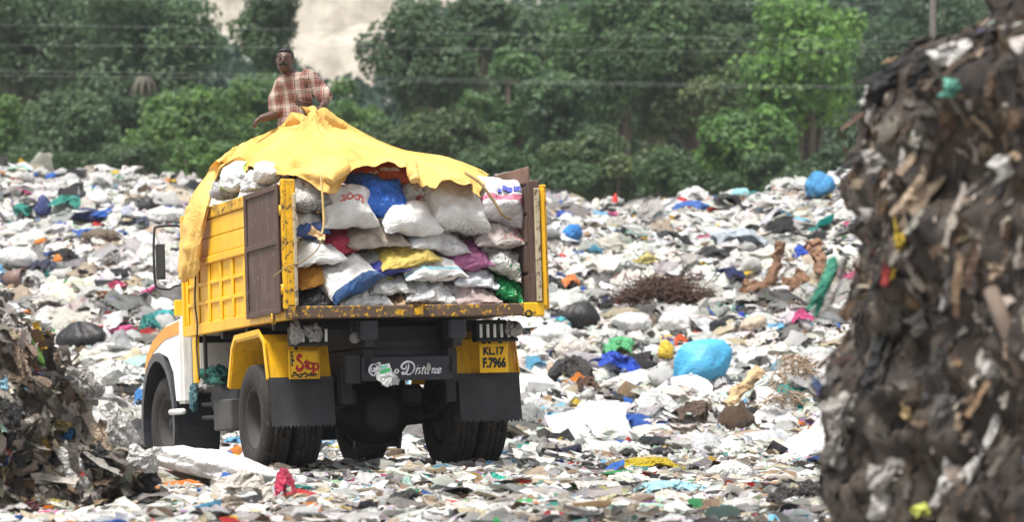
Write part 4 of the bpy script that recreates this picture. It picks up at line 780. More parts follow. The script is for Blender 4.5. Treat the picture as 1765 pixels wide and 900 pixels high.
SK = [ # name, label, px, py, w, h, rot, material args, ly, tilt
 ('Dirty', 'blackened grey white sack at the top left corner of the load', 527, 334, 66, 62, 0, dict(col=(.52, .51, .49), dirt=.75, speck=.9), -1.22, 22),
 ('Stripe', 'white sack with a broad blue band at the upper left of the load', 532, 386, 58, 48, 0, dict(col=WS, band=(-.5, -.15), bcol=(.02, .08, .26), dirt=.35, speck=.5), -1.2, 35),
 ('Sooji', 'plump white sack with red lettering beside the bright blue sack', 598, 356, 92, 74, -4, dict(col=WS, dirt=.15), -1.30, 50),
 ('Blue', 'bright blue plastic sack at the top of the load', 653, 340, 104, 78, 8, dict(col=(.025, .15, .62), dirt=.1, rough=.4, weave=False, wr=.6), -1.15, 40),
 ('OrangeRed', 'orange red printed sack tucked under the tarpaulin edge', 655, 300, 118, 40, 0, dict(col=(.62, .10, .02), dirt=.2), -.85, 40),
 ('WhiteMid', 'white sack with faint print right of the bright blue sack', 702, 374, 102, 64, 0, dict(col=WS, dirt=.2), -1.28, 38),
 ('Clear', 'small clear plastic bag of wrappers behind the white sacks', 712, 330, 50, 40, 0, dict(col=(.66, .70, .70), dirt=.2, weave=False, spots=(.45, .08, .06), wr=.6), -.95, 40),
 ('WhiteBig', 'biggest white sack with a muddy black underside, near the top right', 783, 356, 104, 92, 4, dict(col=WS, dirt=.12, speck=.8), -1.25, 42),
 ('Roped', 'bulging white sack with pink and blue print under the rope', 862, 349, 92, 84, 14, dict(col=(.74, .72, .73), dirt=.3, band=(-.16, -.10), bcol=(.65, .18, .28), wr=.5), -1.18, 55),
 ('BrownGrey', 'dusty brown grey sack under the sack with red lettering', 642, 405, 108, 52, -2, dict(col=(.42, .35, .29), dirt=.4), -1.2, 26),
 ('Crimson', 'crimson sack at the left of the second row', 580, 416, 86, 52, -14, dict(col=(.42, .03, .07), dirt=.15), -1.12, 30),
 ('GreyWhite', 'grey white sack in the middle right of the load', 748, 412, 108, 52, 6, dict(col=(.70, .70, .70), dirt=.5), -1.2, 30),
 ('Dusty', 'dusty grey pink sack below the roped one', 856, 404, 98, 50, 0, dict(col=(.52, .45, .43), dirt=.55, spots=(.5, .2, .18)), -1.18, 30),
 ('WhiteLeft', 'white sack against the left post with reddish hem', 540, 433, 92, 52, -6, dict(col=WS, dirt=.15), -1.25, 30),
 ('Yellow', 'mustard yellow sack in the middle of the load', 694, 438, 108, 52, -8, dict(col=(.62, .46, .10), dirt=.25), -1.25, 28),
 ('Pink', 'glossy pink purple plastic bag right of the mustard sack', 803, 441, 82, 54, -4, dict(col=(.50, .16, .34), dirt=.2, rough=.25, weave=False, trans=.3, wr=.7), -1.2, 35),
 ('ClearGreen', 'clear plastic bag with a green patch at the right wall', 869, 449, 70, 60, 24, dict(col=(.58, .58, .55), dirt=.35, rough=.22, weave=False, spots=(.06, .25, .12), wr=.9), -1.2, 35),
 ('Navy', 'grey sack with a navy blue band below the brown grey one', 645, 456, 98, 48, -12, dict(col=(.50, .50, .51), band=(-.5, -.11), bcol=(.02, .03, .25), dirt=.4), -1.22, 24),
 ('CyanLine', 'white sack with a thin cyan line in the lower right', 746, 463, 112, 44, -3, dict(col=WS, band=(-.17, -.14), bcol=(.2, .55, .65), dirt=.12), -1.28, 34),
 ('Amber', 'amber orange sack at the lower left corner', 537, 473, 72, 50, -14, dict(col=(.72, .34, .05), dirt=.25), -1.15, 30),
 ('BlueBand', 'large tilted white sack with a dark blue band at lower left', 596, 478, 102, 66, -28, dict(col=WS, band=(-.5, -.19), bcol=(.015, .07, .20), dirt=.2), -1.36, 34),
 ('BlueWhite', 'bluish white sack under the pink plastic bag', 815, 478, 82, 42, 4, dict(col=(.76, .79, .84), dirt=.15), -1.2, 30),
 ('GreyLow', 'light grey sack right of the tilted blue banded one', 672, 488, 84, 42, 0, dict(col=(.58, .58, .57), dirt=.25), -1.22, 26),
 ('ClearLow', 'milky translucent sack above the rear sill', 736, 503, 92, 46, 2, dict(col=(.76, .76, .76), dirt=.2, rough=.3, weave=False, trans=.2, wr=.8), -1.26, 32),
 ('Mauve', 'pale mauve sack on the rear sill', 813, 508, 84, 40, 0, dict(col=(.52, .41, .39), dirt=.3), -1.24, 26),
 ('GreenFoil', 'shiny green foil bag in the lower right corner', 876, 497, 56, 54, 20, dict(col=(.01, .28, .08), dirt=.1, rough=.15, weave=False, wr=1.0, spots=(.35, .6, .35)), -1.16, 35),
 ('Black', 'black plastic sack in the lower left corner', 546, 511, 80, 50, 0, dict(col=(.018, .018, .02), dirt=.1, rough=.35, weave=False, wr=.7), -1.2, 30),
 ('WhiteLow', 'white crumpled sack on the rear sill left of centre', 626, 513, 92, 38, 0, dict(col=(.76, .77, .77), dirt=.25, weave=False, wr=.8), -1.28, 30),
 ('Tan', 'tan sack on the rear sill in the middle', 692, 520, 68, 24, -6, dict(col=(.46, .29, .16), dirt=.25), -1.22, 20),
 ('Fill1', 'small grey sack end showing between the crimson and brown grey sacks', 606, 440, 60, 34, 8, dict(col=(.50, .48, .46), dirt=.5), -1.05, 26),
 ('Fill2', 'small white sack end behind the mustard sack', 655, 430, 60, 34, 0, dict(col=(.66, .66, .64), dirt=.4), -1.0, 26),
 ('Fill3', 'flat off white sack under the grey white sack', 765, 438, 70, 34, 5, dict(col=(.62, .60, .55), dirt=.45), -1.02, 26),
 ('Fill4', 'flat grey sack above the pale mauve sack', 790, 492, 70, 30, -4, dict(col=(.55, .55, .56), dirt=.4), -1.12, 26),
 ('Fill5', 'thin blue grey sack beside the green foil bag', 848, 488, 44, 30, 10, dict(col=(.30, .34, .40), dirt=.4), -1.1, 26),
 ('Fill6', 'olive sack sliver under the navy banded sack', 642, 474, 56, 24, -8, dict(col=(.40, .36, .12), dirt=.3), -1.14, 24),
 ('Fill7', 'dusty brown sack between the black and the white sack on the sill', 585, 520, 56, 26, 0, dict(col=(.40, .33, .27), dirt=.4), -1.1, 24),
 ('Fill8', 'white sack end under the dusty grey pink sack', 838, 424, 50, 30, 6, dict(col=(.68, .66, .64), dirt=.35), -1.05, 26),
]
SACKS = {}
for i, (k, lb, px, py, w, h, rot, ma, ly, ti) in enumerate(SK):
    SACKS[k] = place_sack('sack' if 'bag' not in lb else 'plastic_bag', lb, px, py, w, h, -rot, sack_mat('sack_' + k.lower(), **ma), ly, ti, seed=i * 3 + 1, puff=.42 if h > 55 else .5)
def print_on(key, s, u0, v0, size, m, bold=.003, side=1, flip=False):
    o, (a, b, c) = SACKS[key]; me = text_mesh(s, size, 0, bold, 0.0); seed = [r[0] for r in SK].index(key) * 3 + 1
    bm = bmesh.new(); bm.from_mesh(me); bmesh.ops.triangulate(bm, faces=bm.faces); bmesh.ops.subdivide_edges(bm, edges=[e for e in bm.edges if e.calc_length() > .02], cuts=1); bm.to_mesh(me); bm.free()
    P = np.array([v.co[:] for v in me.vertices]); f = -1 if flip else 1
    q = sack_surface(np.clip(u0 + f * P[:, 0] / a, -.98, .98), np.clip(v0 + f * P[:, 1] / b, -.98, .98), side, a, b, c, seed, .42 if SK[[r[0] for r in SK].index(key)][5] > 55 else .5)
    bv = BVHTree.FromPolygons([v.co[:] for v in o.data.vertices], [p.vertices[:] for p in o.data.polygons])
    for k_ in range(len(q)):
        h_ = bv.ray_cast(Vector((q[k_, 0], q[k_, 1], 1.0)), Vector((0, 0, -1)))
        q[k_, 2] = (h_[0].z if h_[0] is not None else q[k_, 2]) + .005
    for v, p in zip(me.vertices, q): v.co = p
    link('lettering', me, m, o)
PRED = plain('print_red', (.55, .08, .07), .6, .3, 30, bump=0); PBL = plain('print_blue', (.08, .10, .38), .6, .3, 30, bump=0); PDK = plain('print_dark', (.10, .09, .08), .7, .3, 30, bump=0); PWH = plain('print_white', (.75, .72, .68), .7, .2, 30, bump=0)
print_on('Sooji', '.SOOJI', .05, -.28, .095, PRED); print_on('BrownGrey', 'BEFORE TWO', .1, .05, .055, PDK)
for k, (u, v) in enumerate([(-.45 + .065 * i, -.42) for i in range(15)]):       # unreadable white line of print, one mark per letter
    if k in (5, 10): continue
    o, (a, b, c) = SACKS['OrangeRed']; q = sack_surface(np.array([u]), np.array([v]), 1, a, b, c, 4 * 3 + 1)[0]; w = .010 + .004 * (k % 3)
    box('print_mark', q[0] - w, q[0] + w, q[1] - .022, q[1] + .022, q[2] + .002, q[2] + .008, PWH, o, 0)
for k, (u, v) in enumerate([(-.35 + .14 * i, -.12 + .02 * (i % 2)) for i in range(6)]):
    o, (a, b, c) = SACKS['Roped']; q = sack_surface(np.array([u]), np.array([v]), 1, a, b, c, 8 * 3 + 1, .42)[0]; box('print_mark', q[0] - .02, q[0] + .012, q[1] - .035, q[1] + .02, q[2] - .01, q[2] + .01, PBL, o, 0)
# bags on the left top rail under the tarpaulin and the filling rows behind the front ones
def lump_mesh(name, seed, n, kind, sx, sy, sz):
    V, T = lump(seed, n, kind); return mesh_np(name, V * np.array([sx, sy, sz]), T, True)
def truck_bag(label, px, py, w, h, ly, m, seed, kind='bag', cat='bag', name='plastic_bag'):
    p = TY(px, py, ly); sc = F / (27.98 + p[1]); o = link(name, lump_mesh(name, seed, 4, kind, w/2/sc*1.15, .26, h/2/sc*1.25), m); o.matrix_world = Matrix.Translation(T0) @ TR.to_4x4() @ Matrix.Translation(Vector(p)); tag(o, label, cat, 'sacks loaded in the truck'); return o
truck_bag('clear plastic bag of green scraps above the left side board', 412, 312, 66, 56, .45, sack_mat('sack_leafy', col=(.74, .75, .72), dirt=.2, weave=False, spots=(.22, .45, .05), rough=.25, wr=.8), 3)
truck_bag('round white bag above the left side board near the tarpaulin', 466, 302, 54, 44, -.35, film('bag_white_clean', (.80, .80, .80), dirt=.08), 5)
truck_bag('greyish clear bag at the front of the left side board', 388, 328, 44, 50, .95, film('bag_grey_clear', (.60, .60, .60), .3, .3, .3), 9)
truck_bag('white plastic bag squeezed beside the clear bag of scraps', 440, 318, 50, 40, .0, MATS['bag_white_clean'], 11)
fill = film('sack_inner', (.50, .48, .45), .6, 0, .5)
for j, (x, y, z) in enumerate([(x, y, z) for y in (-.55, .25, 1.0) for x in (-.56, .12, .62) for z in (1.66, 1.98)]):
    me = bpy.data.meshes.get('inner_sack') or sack_mesh('inner_sack', .44, .38, .24, 77); o = link('sack', me, fill); o.matrix_world = Matrix.Translation(T0) @ TR.to_4x4() @ Matrix.Translation(Vector((x, y, z))) @ Matrix.Rotation(.25 * math.sin(j * 2.3), 4, 'Z'); tag(o, 'dusty grey sack buried in the load behind the front row', 'sack', 'sacks buried in the load')
# ------------------------------------------------------------------ tarpaulin pulled up to a peak
TC = [ # each column: lower edge, two points between, upper edge : (px, py, plane, value)
 [(303, 462, 'x', -1.34), (312, 400, 'x', -1.33), (330, 338, 'x', -1.26), (372, 281, 'x', -1.10)],
 [(311, 488, 'x', -1.38), (322, 420, 'x', -1.36), (343, 345, 'x', -1.27), (383, 272, 'x', -1.02)],
 [(324, 490, 'x', -1.34), (336, 425, 'x', -1.31), (354, 350, 'x', -1.24), (395, 264, 'x', -.92)],
 [(339, 465, 'x', -1.29), (347, 410, 'x', -1.27), (361, 345, 'x', -1.22), (410, 256, 'x', -.80)],
 [(353, 388, 'x', -1.25), (360, 355, 'x', -1.23), (372, 312, 'x', -1.18), (428, 247, 'y', .75)],
 [(374, 312, 'x', -1.16), (382, 292, 'y', .75), (402, 272, 'y', .55), (450, 236, 'y', .55)],
 [(420, 283, 'y', .15), (430, 272, 'y', .2), (450, 252, 'y', .3), (480, 222, 'y', .35)],
 [(458, 288, 'y', -.45), (466, 272, 'y', -.35), (485, 240, 'y', -.05), (510, 209, 'y', .12)],
 [(497, 302, 'y', -1.0), (503, 275, 'y', -.9), (517, 235, 'y', -.4), (530, 199, 'y', -.08)],
 [(528, 318, 'y', -1.3), (530, 285, 'y', -1.2), (536, 235, 'y', -.6), (540, 193, 'y', -.15)],
 [(560, 335, 'y', -1.42), (556, 290, 'y', -1.35), (549, 236, 'y', -.6), (545, 193, 'y', -.15)],
 [(580, 330, 'y', -1.46), (574, 285, 'y', -1.35), (561, 240, 'y', -.62), (553, 199, 'y', -.12)],
 [(602, 304, 'y', -1.42), (600, 275, 'y', -1.3), (588, 245, 'y', -.7), (580, 211, 'y', -.05)],
 [(632, 290, 'y', -1.3), (630, 272, 'y', -1.15), (622, 252, 'y', -.7), (615, 226, 'y', .0)],
 [(668, 286, 'y', -1.25), (664, 274, 'y', -1.1), (660, 260, 'y', -.7), (655, 245, 'y', .0)],
 [(700, 292, 'y', -1.25), (698, 281, 'y', -1.1), (696, 270, 'y', -.7), (695, 260, 'y', .0)],
 [(722, 318, 'y', -1.38), (724, 298, 'y', -1.25), (728, 281, 'y', -.8), (732, 267, 'y', -.1)],
 [(742, 328, 'y', -1.4), (746, 305, 'y', -1.3), (755, 286, 'y', -.85), (765, 272, 'y', -.2)],
 [(772, 320, 'y', -1.4), (778, 303, 'y', -1.3), (785, 290, 'y', -.9), (795, 280, 'y', -.3)],
 [(808, 322, 'y', -1.32), (810, 310, 'y', -1.2), (815, 300, 'y', -.9), (822, 291, 'y', -.4)],
 [(826, 342, 'y', -1.3), (832, 325, 'y', -1.2), (838, 312, 'y', -.9), (843, 303, 'y', -.5)]]
G = np.array([[TX(p[0], p[1], p[3]) if p[2] == 'x' else TY(p[0], p[1], p[3]) for p in c] for c in TC])
kk = np.clip((np.arange(len(TC)) - 3) / 4, 0, 1)[:, None, None]; back = G[:, -1:] + kk * np.array([0, .10, -.05]) + (1 - kk) * np.array([.12, .02, -.01]); back2 = G[:, -1:] + kk * np.array([0, .22, -.5]) + (1 - kk) * np.array([.35, .0, -.15]); G = np.concatenate([G, back, back2], 1)
nu, nv = 240, 90; A = np.stack([spline(G[:, j], nu) for j in range(G.shape[1])], 1)     # along the hem
P = np.stack([spline(A[i], nv) for i in range(nu)], 0)
pk = TY(543, 193, -.15); d = P - pk; r = np.linalg.norm(d, axis=-1); ang = np.arctan2(d[..., 0] + .35 * d[..., 1], -d[..., 2] + .15)
vv = np.linspace(0, 1, nv)[None, :]; uu = np.linspace(0, 1, nu)[:, None]
q3 = np.stack([ang * 3.0, r * .7, 0 * r], -1)
fold = -.10 * np.abs(np.sin(ang * 5.0 + 1.6 * noise(q3, .9, 2))) ** .5 * np.exp(-r * 1.1) * sstep(.03, .22, r) - .075 * np.abs(noise(q3, 2.1, 3)) * sstep(.1, .6, r) + .012 * noise(P, 5.5, 4) - .05 * np.abs(noise(P * np.array([.8, 1, 2.6]), 2.6, 6)) * (1 - .6 * sstep(.2, .5, vv)) - .020 * np.abs(noise(P, 6.5, 9)) + .008 * noise(P, 15, 8) + .05 * sstep(.15, .6, r) * (1 - sstep(.25, .6, vv))
uq = np.stack([uu * 1.0, 0 * uu, 0 * uu], -1); hem = np.exp(-vv * 8) * (.08 * noise(uq, 26, 3) + .02 * noise(uq, 60, 5))
n0 = np.cross(np.gradient(P, axis=0), np.gradient(P, axis=1)); n0 /= np.linalg.norm(n0, axis=-1)[..., None] + 1e-9
flip = np.where(n0[..., 1] > 0, -1, 1)[..., None]
wt = 1 - .78 * sstep(.16, .34, vv) * sstep(.25, .6, r)
P[..., 2] += .035 * np.exp(-((d[..., 0] / .10) ** 2)) * np.exp(-((vv - .6) / .22) ** 2)
P = P + n0 * flip * ((fold + hem) * wt)[..., None]
P[..., 2] += np.exp(-vv * 10) * (.045 * noise(uq, 20, 8) + .012 * noise(uq, 60, 11) + .01)
def tarp_mat():
    t = NT('tarpaulin'); co = t.coord(); c = t.mix(t.ramp(t.noise(1.6, 5, .6, co), .3, .7), (.64, .37, .085), (.80, .54, .18)); c = t.mix(t.ramp(t.noise(5, 6, .7, co), .58, .76, 0, .5), c, (.42, .22, .07))
    t.l(c, t.p.inputs['Base Color']); t.p.inputs['Roughness'].default_value = .65; t.p.inputs['Specular IOR Level'].default_value = .25
    t.bump(t.math('ABSOLUTE', t.math('SUBTRACT', t.noise(6, 4, .55, co, 1.2), .5)), .6, .06)
    tr = t.n('BsdfTranslucent'); t.l(c, tr.inputs[0]); mx = t.n('MixShader'); mx.inputs[0].default_value = .15; t.l(t.p.outputs[0], mx.inputs[1]); t.l(tr.outputs[0], mx.inputs[2]); t.l(mx.outputs[0], t.out.inputs[0]); return t.m
tarp = link('tarpaulin', mesh_np('tarpaulin', P.reshape(-1, 3), grid_tris(nu, nv), True), tarp_mat()); on_truck(tarp); tag(tarp, 'yellow canvas tarpaulin pulled up to a peak over the load', 'tarpaulin')
sd = tarp.modifiers.new('thickness', 'SOLIDIFY'); sd.thickness = .004; sd.offset = 0
def rolled(pts, r, label):                       # rolled lip of the hem
    V, T = tube_np(spline(pts, 16), r, 12); V = V + .02 * noise(V, 9, 3)[:, None]; o = link('tarpaulin_fold', mesh_np('tarpaulin_fold', V, T, True), tarp.data.materials[0], tarp)
rolled([TY(566, 312, -1.55), TY(578, 300, -1.5), TY(596, 290, -1.42)], .055, ''); rolled([TY(716, 312, -1.46), TY(712, 296, -1.42), TY(708, 282, -1.36)], [.05]*16, '')
# ropes and a dry leaf stalk at the rear
o = tube('rope', spline([TY(802, 298, -1.42), TY(828, 316, -1.55), TY(850, 345, -1.6), TY(866, 370, -1.62), TY(880, 378, -1.5)], 30), .013, ROPE); on_truck(o); tag(o, 'tan rope running from the tarpaulin over the printed sack at right', 'rope')
o = tube('rope', spline([TY(553, 300, -1.5), TY(556, 340, -1.52), TY(558, 385, -1.52), TY(554, 405, -1.52)], 24), .011, plain('pale_cord', (.5, .36, .14), .9)); on_truck(o); tag(o, 'pale frayed cord hanging from the tarpaulin at the left sacks', 'rope')
o = tube('dry_stalk', spline([TY(470, 478, -1.5), TY(495, 460, -1.5), TY(520, 452, -1.5), TY(545, 432, -1.5), TY(556, 412, -1.5)], 24), .006, ROPE); on_truck(o); tag(o, 'thin dry stalk sticking out past the left rear post', 'stalk')
V, T = proto_sheet(91, 12, 8, .5, .35, .8); q = TY(546, 403, -1.48); o = link('dry_leaf', mesh_np('dry_leaf', V * .085, T, True), plain('dry_leaf', (.55, .36, .18), .8, .3, 10)); o.location = q; o.rotation_euler = (1.2, .5, .3); on_truck(o); tag(o, 'curled dry brown leaf hanging on the cord at the left sacks', 'leaf')
# rags and bags caught on the chassis
RAG = film('rag_dusty', (.46, .44, .42), .8, .1, .4); 
def rag(label, px, py, w, h, ly, m, seed, name='rag', cat='rag', kind='cloth', dep=.06):
    p = TY(px, py, ly); sc = F / (27.98 + p[1]); o = link(name, lump_mesh(name, seed, 4, kind, w/2/sc*1.1, dep, h/2/sc*1.3), m); o.location = p; on_truck(o); tag(o, label, cat); return o
rag('dusty grey rag caught at the left end of the left lamp guard', 508, 580, 20, 38, -1.05, RAG, 2); rag('dusty grey rag caught in the middle of the left lamp guard', 540, 578, 30, 34, -1.05, RAG, 7); rag('grey plastic rag blown onto the right lamp guard', 886, 570, 28, 32, -1.05, film('rag_grey_plastic', (.52, .49, .47), .4, .3, .3), 5)
rag('torn clear bag with a green stripe caught on the lettered beam', 668, 656, 34, 30, -1.21, film('torn_clear_bag', (.68, .69, .69), .25, .3, .3), 12, 'plastic_bag', 'bag')
V, T = proto_sheet(14, 10, 10, 1.1, .12, .2); V[:, 0] *= (.95 - .55 * np.clip(-V[:, 1], 0, 1)); p = TY(664, 648, -1.27); o = link('paper_scrap', mesh_np('paper_scrap', V * .085, T, True), film('paper_white', (.78, .80, .80), .6, .2, .1)); o.location = p; o.rotation_euler = (math.pi / 2, -.3, 0); on_truck(o); tag(o, 'white pointed scrap with green band stuck on the lettered beam', 'scrap')
sb = box('green_band', -.05, .05, .028, .058, .036, .042, plain('band_green', (.03, .32, .10), .5), o, 0); box('green_band', -.03, .03, .068, .092, .038, .044, plain('band_teal', (.10, .34, .26), .5), o, 0)
rag('clod of pale mud stuck over the lettering', 739, 635, 9, 15, -1.165, plain('pale_mud', (.36, .34, .31), .9), 4, 'mud_clod', 'mud', 'cloth', .02)
rag('dark green net bundle stuffed behind the cab', 380, 650, 62, 48, 1.75, film('green_net', (.01, .09, .07), .8, 0, .2), 8, 'net_bundle', 'bundle', 'cloth', .35)
rag('frayed blue green cloth tied to the step behind the front wheel', 334, 692, 18, 56, 2.2, film('blue_green_cloth', (.06, .17, .20), .8, .1, .3), 3, 'rag', 'rag', 'cloth', .06)
# ------------------------------------------------------------------ the man standing in the load
def blob_chain(chains):
    V0, T0_ = ico(2); vs, ts, k = [], [], 0
    for pts in chains:
        P = np.array([p[:3] for p in pts], float); Rr = np.array([[p[3], p[4] if len(p) > 4 else p[3], p[5] if len(p) > 5 else (p[3])] for p in pts], float)
        for i in range(max(1, len(P) - 1)):
            j = min(i + 1, len(P) - 1); L_ = np.linalg.norm(P[j] - P[i]); n = max(1, int(L_ / (.3 * min(Rr[i].min(), Rr[j].min()) + 1e-4)))
            for s in np.linspace(0, 1, n + 1):
                vs.append(V0 * (Rr[i] * (1 - s) + Rr[j] * s) + P[i] * (1 - s) + P[j] * s); ts.append(T0_ + k); k += len(V0)
    return np.vstack(vs), np.vstack(ts)
def skin_mesh(name, chains, vox, smooth=4):
    V, T = blob_chain(chains); o = link('tmp', mesh_np('tmp', V, T)); m = o.modifiers.new('r', 'REMESH'); m.mode = 'VOXEL'; m.voxel_size = vox; s = o.modifiers.new('s', 'SMOOTH'); s.factor = .5; s.iterations = smooth
    dg = bpy.context.evaluated_depsgraph_get(); me = bpy.data.meshes.new_from_object(o.evaluated_get(dg)); me.name = name; bpy.data.objects.remove(o); me.materials.clear()
    me.polygons.foreach_set('use_smooth', [True] * len(me.polygons)); return me
MD_ = 28.25; MB = W(505, 390, MD_)                                      # his feet stand among the sacks
def M(px, py, dy=0.0): q = W(px, py, MD_) - MB; return [q[0], dy, q[2]]
SKIN = plain('skin_brown', (.075, .038, .026), .5, .2, 8, bump=.1)
man = empty('person', MB); tag(man, 'man in plaid shirt standing on the load, lifting the tarpaulin', 'person')
head = M(492, 104, -.05); neck = M(500, 129, .0)
fist = M(444, 212, -.12)
ch = [[(*head, .080, .098, .100), (head[0] - .004, head[1] - .03, head[2] - .03, .074, .085, .09)], [(head[0] - .008, head[1] - .035, head[2] - .075, .058, .065, .045)],
      [(head[0] - .006, head[1] - .05, head[2] - .05, .05, .05, .05)], [(head[0] - .012, head[1] - .125, head[2] - .018, .013, .016, .016), (head[0] - .009, head[1] - .108, head[2] + .02, .01, .012, .012)],
      [(head[0] - .012, head[1] - .095, head[2] - .062, .026, .018, .010)], [(head[0] + .080, head[1] + .01, head[2] - .005, .012, .022, .03)], [(head[0] - .080, head[1] + .01, head[2] - .005, .012, .022, .03)],
      [(head[0] + .0, head[1] + .01, head[2] - .08, .055), (*neck, .060)],
      [(*neck, .07), (*M(510, 148, .02), .16, .11, .09), (*M(510, 180, .03), .165, .11, .1), (*M(508, 212, .03), .15, .11, .1), (*M(506, 235, .04), .16, .115, .1)],
      [(*M(486, 143, -.01), .06), (*M(476, 172, .0), .055), (*M(481, 194, -.02), .050), (*M(463, 202, -.08), .043), (*M(452, 205, -.11), .033)],
      [(*M(534, 140, .02), .06), (*M(553, 156, .03), .055), (*M(561, 174, -.02), .048), (*M(561, 180, -.10), .040), (*M(558, 184, -.18), .030)],
      [(*M(497, 235, .04), .10), (*M(490, 310, -.03), .075), (*M(489, 378, .02), .045)], [(*M(517, 235, .04), .10), (*M(524, 310, -.03), .075), (*M(526, 378, .02), .045)],
      [(*M(489, 385, .03), .04), (*M(488, 387, -.15), .035)], [(*M(526, 385, .03), .04), (*M(528, 387, -.15), .035)]]
def hand(c, d, s, up):                                                  # palm, four curled fingers and a thumb
    c, d, s, up = map(lambda q: np.array(q, float), (c, d, s, up)); out = [[(*c, .022), (*(c + d * .05), .026)], [(*(c + d * .05 - s * .022), .02), (*(c + d * .06 + s * .022), .02)]]
    for k in range(4):
        b = c + d * (.075 + (.006 if k in (1, 2) else 0)) + s * (-.03 + .02 * k); L_ = (.026, .032, .03, .022)[k]; k1 = b + d * L_ * .8 - up * L_ * .5; k2 = k1 - up * L_ * .8 - d * L_ * .3; out.append([(*b, .0105), (*k1, .0100), (*k2, .0095), (*(k2 - d * L_ * .6 - up * .002), .009)])
    b = c + d * .025 - s * .026; out.append([(*b, .013), (*(b - s * .022 + d * .028 - up * .008), .0115), (*(b - s * .010 + d * .055 - up * .026), .010)]); return out
ch += hand(M(452, 205, -.11), (-.80, -.12, -.55), (.2, -.95, .1), (-.4, .1, .85)); ch += hand(M(558, 184, -.18), (-.45, -.30, -.80), (.75, -.5, -.2), (.5, -.6, .5))
body = link('body', skin_mesh('body', ch, .0095, 2), SKIN, man)
def plaid():
    t = NT('plaid_cotton'); co = t.coord(); mp = t.n('Mapping'); mp.inputs['Rotation'].default_value = (0, math.radians(7), .35); t.l(co, mp.inputs[0]); sp = t.n('SeparateXYZ'); t.l(mp.outputs[0], sp.inputs[0])
    def cr(src, freq, off):
        f = t.math('FRACT', t.math('ADD', t.math('MULTIPLY', src, freq), off)); r = t.n('ValToRGB'); e = r.color_ramp; e.interpolation = 'CONSTANT'; e.elements[0].position = 0; e.elements[0].color = (.40, .33, .28, 1); e.elements[1].position = .30; e.elements[1].color = (.18, .072, .052, 1)
        for p, c in ((.55, (.06, .025, .03, 1)), (.66, (.22, .075, .05, 1)), (.84, (.40, .33, .28, 1)), (.90, (.05, .025, .035, 1)), (.96, (.30, .23, .20, 1))): x = e.elements.new(p); x.color = c
        t.l(f, r.inputs[0]); return r.outputs[0]
    c = t.mix(.42, cr(sp.outputs[0], 8.5, .2), cr(sp.outputs[2], 8.0, .1)); c = t.mix(t.ramp(t.noise(9, 4, .6, co), .5, .75, 0, .3), c, (.2, .15, .12))
    t.l(c, t.p.inputs['Base Color']); t.p.inputs['Roughness'].default_value = .8; t.bump(t.math('ABSOLUTE', t.math('SUBTRACT', t.noise(14, 3, .6, co, .6), .5)), .5, .03); return t.m
sh = [[(*M(501, 128, .0), .068, .075, .04), (*M(512, 137, .02), .15, .12, .07), (*M(511, 156, .02), .172, .13, .09), (*M(509, 180, .03), .162, .125, .1), (*M(507, 205, .03), .155, .122, .1), (*M(505, 222, .04), .168, .132, .07)],
      [(*M(488, 143, -.01), .092), (*M(478, 168, .0), .080), (*M(477, 187, -.01), .084)], [(*M(532, 134, .02), .095), (*M(548, 150, .03), .088), (*M(559, 165, .0), .082)],
      [(*M(490, 133, -.085), .024, .015, .028)], [(*M(506, 131, -.08), .026, .015, .03)]]
shirt = skin_mesh('shirt', sh, .010, 3); Pv = np.array([v.co[:] for v in shirt.vertices]); nv_ = np.array([v.normal[:] for v in shirt.vertices])
Pv = Pv + nv_ * (.014 * noise(Pv * np.array([1.4, 1.4, .7]), 9, 3) - .016 * np.abs(noise(Pv, 7, 5)))[:, None]; shirt.vertices.foreach_set('co', Pv.astype(np.float32).ravel()); shirt.update(); link('shirt', shirt, plaid(), man)
lg = [[(*M(506, 218, .04), .172, .135, .05), (*M(506, 250, .03), .185, .14, .1), (*M(507, 320, .0), .20, .15, .1), (*M(507, 362, .0), .21, .16, .06)]]
link('waist_cloth', skin_mesh('waist_cloth', lg, .012, 3), plain('maroon_cloth', (.055, .018, .022), .85, .3, 10, bump=.4), man)
HAIR = plain('black_hair', (.008, .008, .009), .6, .2, 30, bump=.5, bscale=90)
link('hair', skin_mesh('hair', [[(head[0] + .006, head[1] + .030, head[2] + .038, .082, .085, .076)], [(head[0] + .064, head[1] + .01, head[2] + .025, .022, .05, .05)], [(head[0] - .070, head[1] + .02, head[2] + .025, .016, .05, .045)], [(head[0], head[1] - .01, head[2] + .085, .06, .06, .028)]], .007, 1), HAIR, man)
link('moustache', skin_mesh('moustache', [[(head[0] - .045, head[1] - .098, head[2] - .050, .010), (head[0] - .012, head[1] - .117, head[2] - .040, .011), (head[0] + .022, head[1] - .100, head[2] - .050, .010)]], .004, 1), HAIR, man)
for s in (-1, 1):
    link('eyebrow', skin_mesh('eyebrow', [[(head[0] - .010 + s * .018, head[1] - .112, head[2] + .028, .006), (head[0] - .008 + s * .048, head[1] - .096, head[2] + .030, .005)]], .003, 1), HAIR, man)
    ey = link('eye', mesh_np('eye', ico(2)[0] * .0095, ico(2)[1], True), plain('eye_white', (.06, .045, .04), .3, .1, 5, bump=0), man); ey.location = (head[0] - .008 + s * .033, head[1] - .094, head[2] + .008)
    pu = link('pupil', mesh_np('pupil', ico(1)[0] * .0062, ico(1)[1], True), HAIR, ey); pu.location = (0, -.008, 0)
fm_ = link('forehead_mark', mesh_np('forehead_mark', ico(1)[0] * np.array([.009, .004, .006]), ico(1)[1], True), plain('ash_mark', (.62, .50, .46), .8, .1, 5, bump=0), man); fm_.location = (head[0] - .018, head[1] - .112, head[2] + .052)
